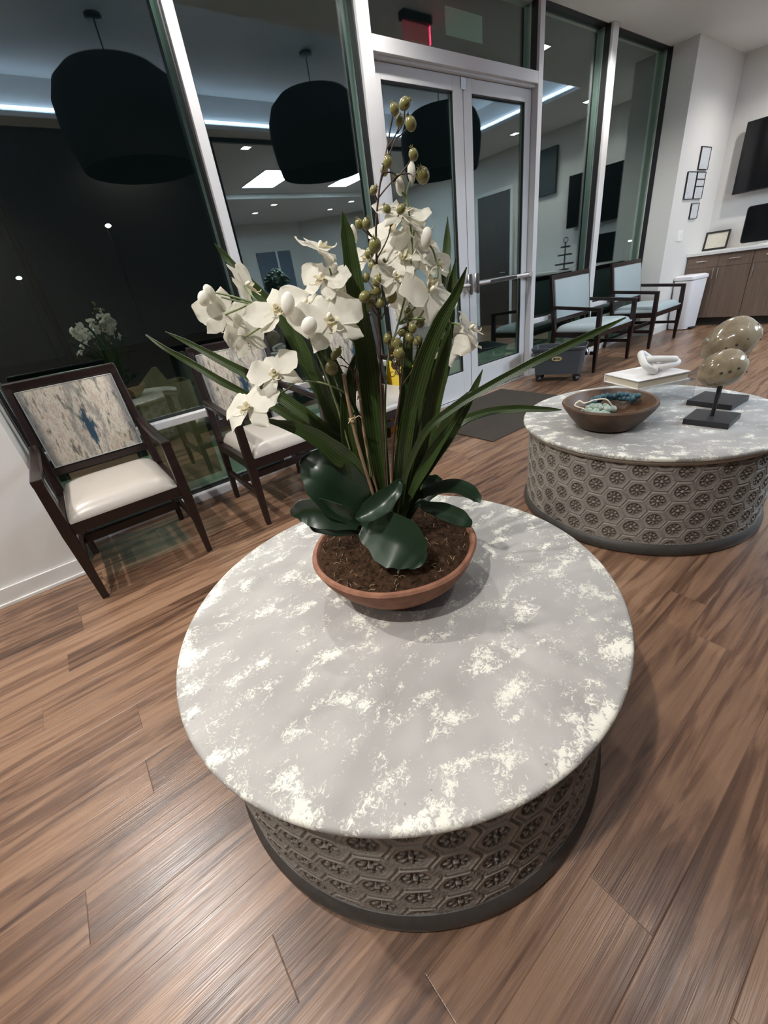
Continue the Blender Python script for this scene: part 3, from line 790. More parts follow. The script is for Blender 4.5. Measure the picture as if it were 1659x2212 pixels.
for k in range(40):
    a = random.uniform(0, 6.28); r = .066 * math.sqrt(random.random())
    c = (1.808 + r * math.cos(a), .870 + r * math.sin(a), TZ + .060 + .026 * (1 - (r / .075) ** 2) + random.uniform(0, .014)); ball(b, c, random.uniform(.013, .018), seg=10, rings=7)
o = finish('bead_string', b, 'bead_green', None, 70); tag(o, 'pale sea green bead string heaped at the front of the wooden bowl', 'beads', 'bead strings in the bowl')
b = NB(); tube(b, [(1.775, .96, TZ + 0.093), (1.76, .935, TZ + 0.110), (1.75, .91, TZ + 0.106), (1.755, .89, TZ + 0.112), (1.78, .88, TZ + 0.115), (1.82, .85, TZ + 0.111), (1.84, .83, TZ + .08)], .0035, 8)
tube(b, [(1.76, .935, TZ + 0.110), (1.73, .94, TZ + 0.098), (1.735, .90, TZ + 0.086)], .003, 8)
for v in b.verts: v.co.z += .020
o = finish('cream_cord', b, 'cord', None, 60); tag(o, 'loop of cream cord tied on the green bead string', 'cord')

# ------------------------------------------------------------------ book, riser, chain sculpture
rz = math.radians(-25.9)
rs = empty('acrylic_riser', (2.30, .875, TZ), 'clear acrylic riser under the white book', 'stand', rz=rz)
b = NB(); box(b, -.155, .155, -.122, .122, .094, .100, .001); finish('top_sheet', b, 'acrylic', rs)
b = NB(); box(b, -.155, -.149, -.122, .122, 0, .094, .001); finish('side_sheet', b, 'acrylic', rs)
b = NB(); box(b, .149, .155, -.122, .122, 0, .094, .001); finish('side_sheet', b, 'acrylic', rs)
bk = empty('book', (2.283, .888, TZ + .101), 'thick white hardcover book on the clear riser', 'book', rz=rz)
b = NB(); box(b, -.141, .141, -.116, .116, .036, .040, .001); box(b, -.141, .141, -.116, .116, 0, .004, .001); box(b, -.141, .141, .112, .116, 0, .040, .001); finish('cover', b, 'cover', bk)
b = NB(); box(b, -.134, .134, -.110, .112, .004, .036); finish('page_block', b, 'pages', bk)
kn = empty('chain_sculpture', (2.315, .865, TZ + .155), 'white ceramic chain link sculpture on the white book', 'sculpture', rz=rz)
def link_mesh(L, Wd, r, R_):
    p = []
    for k in range(40):
        a = 2 * math.pi * k / 40; c, s_ = math.cos(a), math.sin(a)
        p.append(Vector((L * math.copysign(abs(c) ** .6, c), Wd * math.copysign(abs(s_) ** .6, s_), 0)))
    q = NB(); tube(q, [R_ @ v for v in p], r, 14, smooth=0, closed=True); return q
for (off, rot) in (((-.045, .0, .036), (math.radians(38), math.radians(-18), math.radians(60))), ((.045, .0, .014), (math.radians(4), math.radians(-3), math.radians(5))), ((.03, .012, .036), (math.radians(-12), math.radians(6), math.radians(-22)))):
    from mathutils import Euler
    q = link_mesh(.064, .039, .0150, Euler(rot).to_matrix()); finish('chain_link', q, 'ceramic', kn, 80, loc=off)

def stone_stand(loc, half, post, stone_c, rad, rot, label, rz):
    t = empty('stone_on_stand', (loc[0], loc[1], TZ), label, 'sculpture', 'polished stones on black stands', rz=rz)
    b = NB(); box(b, -half, half, -half, half, 0, .024, .0015); finish('base', b, 'black', t)
    b = NB(); cyl(b, (0, 0, .024), (0, 0, post), .0075, 12); finish('post', b, 'black', t, 60)
    b = NB(); tt = NB(); bmesh.ops.create_icosphere(tt, subdivisions=5, radius=1)
    for v in tt.verts:
        n = noise.noise(v.co * 1.6 + Vector(loc).to_3d()) * .07 + noise.noise(v.co * 4.0) * .015
        q = v.co * (1 + n); v.co = Vector((q.x * rad[0] * (1 - .12 * q.x), q.y * rad[1], q.z * rad[2]))
    merge(b, tt)
    st = finish('stone', b, 'petrified', t, 180, loc=(0, 0, stone_c)); st.rotation_euler = rot
    b = NB()
    for d in ((-.55, -.75, .2), (-.3, -.93, .15), (.05, -.98, .12), (.72, -.6, .28), (.85, -.42, -.25), (-.75, -.55, -.35), (.55, -.7, -.42)):
        v = Vector(d).normalized(); ball(b, (v.x * rad[0] * .99 * (1 - .12 * v.x), v.y * rad[1] * .99, v.z * rad[2] * .99), random.uniform(.004, .008), .004, .0045, 8, 6)
    finish('pit_holes', b, 'pit', st, 60)
    return t
vr = math.atan2(-.615, .777)
stone_stand((2.098, .530), .080, .15, .221, (.083, .070, .070), (0, math.radians(-20), vr), 'smaller polished stone on a black square stand, nearer the camera', math.radians(2))
stone_stand((2.368, .594), .090, .20, .280, (.108, .090, .086), (0, math.radians(-32), vr), 'larger polished stone on a black square stand, behind the smaller one', math.radians(-4))

# ------------------------------------------------------------------ mop bucket
mb = empty('mop_bucket', (4.02 + .4 * .215 + .917 * .125, 2.66 - .917 * .215 + .4 * .125, 0), 'grey plastic mop bucket on casters beside the door', 'bucket', rz=math.atan2(-.917, .4))
b = NB()
def ring(z, hx, hy, r=.035, n=6):
    out = []
    for cx_, cy_, a0 in ((hx - r, hy - r, 0), (-hx + r, hy - r, 90), (-hx + r, -hy + r, 180), (hx - r, -hy + r, 270)):
        for k in range(n + 1):
            a = math.radians(a0 + 90 * k / n); out.append(Vector((cx_ + r * math.cos(a), cy_ + r * math.sin(a), z)))
    return out
def skin(b, rings):
    R_ = [[b.verts.new(p) for p in r] for r in rings]
    for p, q in zip(R_[:-1], R_[1:]):
        for k in range(len(p)): b.faces.new((p[k], p[(k + 1) % len(p)], q[(k + 1) % len(q)], q[k]))
    b.faces.new(R_[0][::-1]); b.faces.new(R_[-1])
skin(b, [ring(.075, .205, .098), ring(.078, .222, .112), ring(.315, .250, .132), ring(.322, .263, .143), ring(.345, .266, .146), ring(.348, .262, .142), ring(.345, .255, .135), ring(.10, .215, .102)])
finish('bucket_body', b, 'bucket', mb, 40)
for sx in (-1, 1):
    for sy in (-1, 1):
        b = NB(); box(b, sx * .185 - .03, sx * .185 + .03, sy * .085 - .025, sy * .085 + .025, .055, .08, .004); cyl(b, (sx * .185 - .012, sy * .085 - .01, .03), (sx * .185 + .012, sy * .085 + .01, .03), .030, 16); finish('caster', b, 'black', mb, 40)
b = NB()
tube(b, [(-.262, -.05, .30), (-.275, -.05, .26), (-.275, .05, .26), (-.262, .05, .30)], .007, 8); tube(b, [(.262, -.05, .30), (.282, -.05, .25), (.282, .05, .25), (.262, .05, .30)], .007, 8); finish('side_handle', b, 'chrome', mb, 60)
b = NB()
t = NB(); bmesh.ops.create_circle(t, cap_ends=True, segments=36, radius=1.0)
ex = bmesh.ops.extrude_face_region(t, geom=list(t.faces)); 
for v in [g for g in ex['geom'] if isinstance(g, bmesh.types.BMVert)]: v.co.z += 1
for v in t.verts: v.co = Vector((v.co.x * .050, v.co.z * -.003, v.co.y * .024))
merge(b, t); bd = finish('badge', b, 'badge', mb, None, loc=(-.005, -.1285, .238)); bd.rotation_euler = (math.radians(4.8), 0, 0)
b = NB(); cyl(b, (-.022, -.0035, 0), (-.022, -.002, 0), .012, 20)
for x0, x1 in ((-.004, .004), (.007, .011), (.014, .021), (.024, .032)): box(b, x0, x1, -.0042, -.002, -.008, .008)
finish('badge_marks', b, 'pit', bd)

# ------------------------------------------------------------------ doormat, caution sign, bin
b = NB(); box(b, -.64, .64, -.46, .46, 0, .008, .003); o = finish('doormat', b, 'rubber', None, loc=(3.02, 2.37, 0)); tag(o, 'dark brown rectangular doormat in front of the double doors', 'doormat')
ws = empty('caution_sign', (2.21, 2.715, 0), 'yellow folding caution floor sign behind the armchair nearest the doors', 'sign')
for sy, lean in ((-1, .13), (1, -.13)):
    b = NB(); hexa(b, [(-.15, -.004, 0), (.15, -.004, 0), (.15, .004, 0), (-.15, .004, 0), (-.115, -.004, .66), (.115, -.004, .66), (.115, .004, .66), (-.115, .004, .66)], .002)
    p = finish('sign_panel', b, 'yellow', ws, loc=(0, sy * .098, 0)); p.rotation_euler = (sy * -1 * .135, 0, 0) if sy < 0 else (.135, 0, 0)
    p.rotation_euler = (-.135, 0, 0) if sy < 0 else (.135, 0, 0)
    if sy < 0:
        cu = bpy.data.curves.new('caution_lettering', 'FONT'); cu.body = 'CAUTION'; cu.size = .060; cu.align_x = 'CENTER'; cu.extrude = .0006
        to = bpy.data.objects.new('tmp', cu); COL.objects.link(to); bpy.context.view_layer.update()
        me = bpy.data.meshes.new_from_object(to.evaluated_get(bpy.context.evaluated_depsgraph_get())); bpy.data.objects.remove(to)
        me.materials.clear(); me.materials.append(MT['pit'])
        lo = bpy.data.objects.new('lettering', me); COL.objects.link(lo); lo.parent = p; lo.location = (0, -.0052, .50); lo.rotation_euler = (math.pi / 2, 0, 0)
b = NB(); box(b, -.05, .05, -.016, .016, .645, .69, .006); finish('top_hinge', b, 'yellow', ws)
bn = empty('step_bin', (7.375, 2.50, 0), 'white plastic step bin between the blue chair and the cabinets', 'bin', rz=math.radians(-14))
b = NB(); skin(b, [ring(.008, .135, .118, .05), ring(.02, .142, .125, .05), ring(.625, .160, .140, .05), ring(.63, .15, .13, .05)]); finish('bin_body', b, 'binwhite', bn, 40)
b = NB(); skin(b, [ring(.634, .166, .146, .05), ring(.650, .170, .150, .05), ring(.675, .166, .146, .05), ring(.688, .14, .12, .05)]); finish('lid', b, 'binwhite', bn, 40)
b = NB(); box(b, -.05, .05, -.175, -.10, .012, .03, .006); finish('pedal', b, 'black', bn)
b = NB(); box(b, -.13, .13, -.115, .115, 0, .010, .003); finish('foot_ring', b, 'black', bn)

# ------------------------------------------------------------------ cabinets along the counter wall
def base_cabinet(y1, y0, label, single=False):
    yc = (y0 + y1) / 2; h = (y1 - y0) / 2
    t = empty('base_cabinet', (7.9, yc, 0), label, 'cabinet', 'brown base cabinets along the counter wall')
    b = NB(); box(b, -.28, .29, -h, h, .105, .895); finish('carcass', b, 'laminate', t)
    b = NB(); box(b, -.20, .29, -h, h, 0, .105); finish('toe_kick', b, 'plinth', t)
    for s in (-1, 1):
        a0, a1 = (0.0015, h - .0015) if s > 0 else (-h + .0015, -.0015)
        q = NB(); box(q, -.30, -.28, a0, a1, .742, .892, .0015); dr = finish('drawer', q, 'laminate', t)
        q = NB(); m_ = (a0 + a1) / 2; cyl(q, (-.326, m_ - .062, .825), (-.326, m_ + .062, .825), .0055, 10)
        for e_ in (-.05, .05): cyl(q, (-.30, m_ + e_, .825), (-.326, m_ + e_, .825), .004, 8)
        finish('drawer_pull', q, 'chrome', dr, 60)
        q = NB(); box(q, -.30, -.28, a0, a1, .108, .739, .0015); do = finish('cabinet_door', q, 'laminate', t)
        hy = (.028 if s > 0 else -.028) if not single else a1 - .03
        q = NB(); cyl(q, (-.326, hy, .60), (-.326, hy, .725), .0055, 10)
        for e_ in (.615, .71): cyl(q, (-.30, hy, e_), (-.326, hy, e_), .004, 8)
        finish('door_pull', q, 'chrome', do, 60)
base_cabinet(2.665, 1.917, 'brown base cabinet with two drawers next to the white bin')
base_cabinet(1.914, 1.14, 'brown base cabinet at the right picture edge', True)
base_cabinet(1.137, 0.36, 'brown base cabinet out of frame beyond the picture edge')
b = NB(); box(b, -.34, .295, -1.16, 1.16, .896, .932, .003); o = finish('countertop', b, 'counter', None, loc=(7.9, 1.508, 0)); tag(o, 'white stone countertop running along the brown cabinets', 'countertop')

def picture(name, label, cat, group, m, cx, cz, w, h, fw=.012, rows=1):
    t = empty(name, (cx, 2.67, cz), label, cat, group)
    b = NB()
    for q in ((-w, w, -h, -h + fw), (-w, w, h - fw, h), (-w, -w + fw, -h + fw, h - fw), (w - fw, w, -h + fw, h - fw)): box(b, q[0], q[1], -.019, 0, q[2], q[3], .001)
    for k in range(1, rows): zz = h - 2 * h * k / rows * .8; box(b, -w + fw, w - fw, -.016, 0, zz - .004, zz + .004)
    finish('frame', b, 'frame', t)
    b = NB(); box(b, -w + fw, w - fw, -.012, -.004, -h + fw, h - fw); finish('print', b, m, t)
    return t
GP = 'small framed prints on the corner wall'
picture('framed_print', 'topmost small framed print on the corner wall', 'picture', GP, 'print', 7.51, 1.985, .15, .115, .005)
picture('framed_print', 'framed print on the left of the middle pair on the corner wall', 'picture', GP, 'print', 7.215, 1.707, .135, .142, .005)
picture('framed_print', 'three-part framed print right of the middle pair on the corner wall', 'picture', GP, 'print', 7.505, 1.707, .135, .142, .005, 3)
picture('framed_print', 'lowest small framed print on the corner wall', 'picture', GP, 'print', 7.49, 1.435, .12, .087, .005)
sw = empty('light_switch', (7.19, 2.67, 1.175), 'white double light switch on the corner wall', 'switch')
b = NB(); box(b, -.075, .075, -.007, 0, -.062, .062, .002); finish('switch_plate', b, 'plate', sw)
for s in (-1, 1):
    b = NB(); box(b, s * .035 - .017, s * .035 + .017, -.012, -.006, -.033, .033, .002); finish('rocker', b, 'plate', sw)
ct = empty('framed_certificate', (8.10, 2.525, .933), 'black framed certificate leaning on the white countertop', 'picture'); ct.rotation_euler = (0, math.radians(12), 0)
b = NB()
for q in ((-.145, .145, 0, .022), (-.145, .145, .208, .23), (-.145, -.123, .022, .208), (.123, .145, .022, .208)): box(b, -.02, 0, q[0], q[1], q[2], q[3], .002)
finish('frame', b, 'frame', ct)
b = NB(); box(b, -.012, -.004, -.123, .123, .022, .208); finish('certificate_sheet', b, 'certificate', ct)
tv = empty('wall_screen', (8.2, 1.80, 1.93), 'large black television mounted on the wall above the counter', 'television')
b = NB(); box(b, -.115, -.075, -.655, .655, -.375, .375, .006); finish('bezel', b, 'frame', tv)
b = NB(); box(b, -.1165, -.113, -.645, .645, -.36, .368); finish('display', b, 'screen', tv)
b = NB(); box(b, -.078, 0, -.2, .2, -.15, .15, .004); finish('wall_bracket', b, 'black', tv)
pn = empty('wall_panel', (8.2, 0.52, 2.47), 'dark blue grey panel mirrored in the window, high on the counter wall', 'panel')
b = NB(); box(b, -.05, 0, -.33, .33, -.33, .33, .004); finish('panel_face', b, 'panel', pn)
mo = empty('computer_monitor', (7.88, 1.86, .932), 'black glossy monitor standing on the white countertop at the picture edge', 'monitor')
b = NB(); skinr = []
for xx in (-.03, .012):
    skinr.append([Vector((xx, p.x, p.y + .245)) for p in [Vector((q.x, q.y, 0)) for q in ring(0, .31, .205, .035)]])
skin(b, skinr); finish('monitor_shell', b, 'frame', mo, 40)
b = NB(); skin(b, [[Vector((xx, q.x, q.y + .245)) for q in ring(0, .300, .196, .03)] for xx in (-.033, -.0295)]); finish('display', b, 'screen', mo)
b = NB(); box(b, -.01, .012, -.03, .03, .005, .12, .003); box(b, -.06, .06, -.10, .10, 0, .010, .003); finish('monitor_foot', b, 'plate', mo)
tt = empty('tiered_tray', (7.9, 1.27, .932), 'three tier tray with ring handle mirrored in the window', 'tray')
b = NB()
for z, r in ((.08, .16), (.22, .12), (.34, .08)):
    q = NB(); lathe(q, [(0, z), (r, z), (r, z + .025), (r - .008, z + .025), (r - .008, z + .008), (0, z + .008)], 32); merge(b, q)
finish('tier', b, 'plinth', tt, 40)
b = NB(); cyl(b, (0, 0, 0), (0, 0, .42), .012, 12); tube(b, [(0, .04 * math.cos(a), .455 + .04 * math.sin(a)) for a in [k * math.pi / 8 for k in range(16)]], .006, 8, smooth=0, closed=True); finish('post', b, 'black', tt, 60)
b = NB(); lathe(b, [(0, 0), (.09, 0), (.085, .012), (.02, .02), (0, .02)], 24); finish('foot', b, 'black', tt, 60)

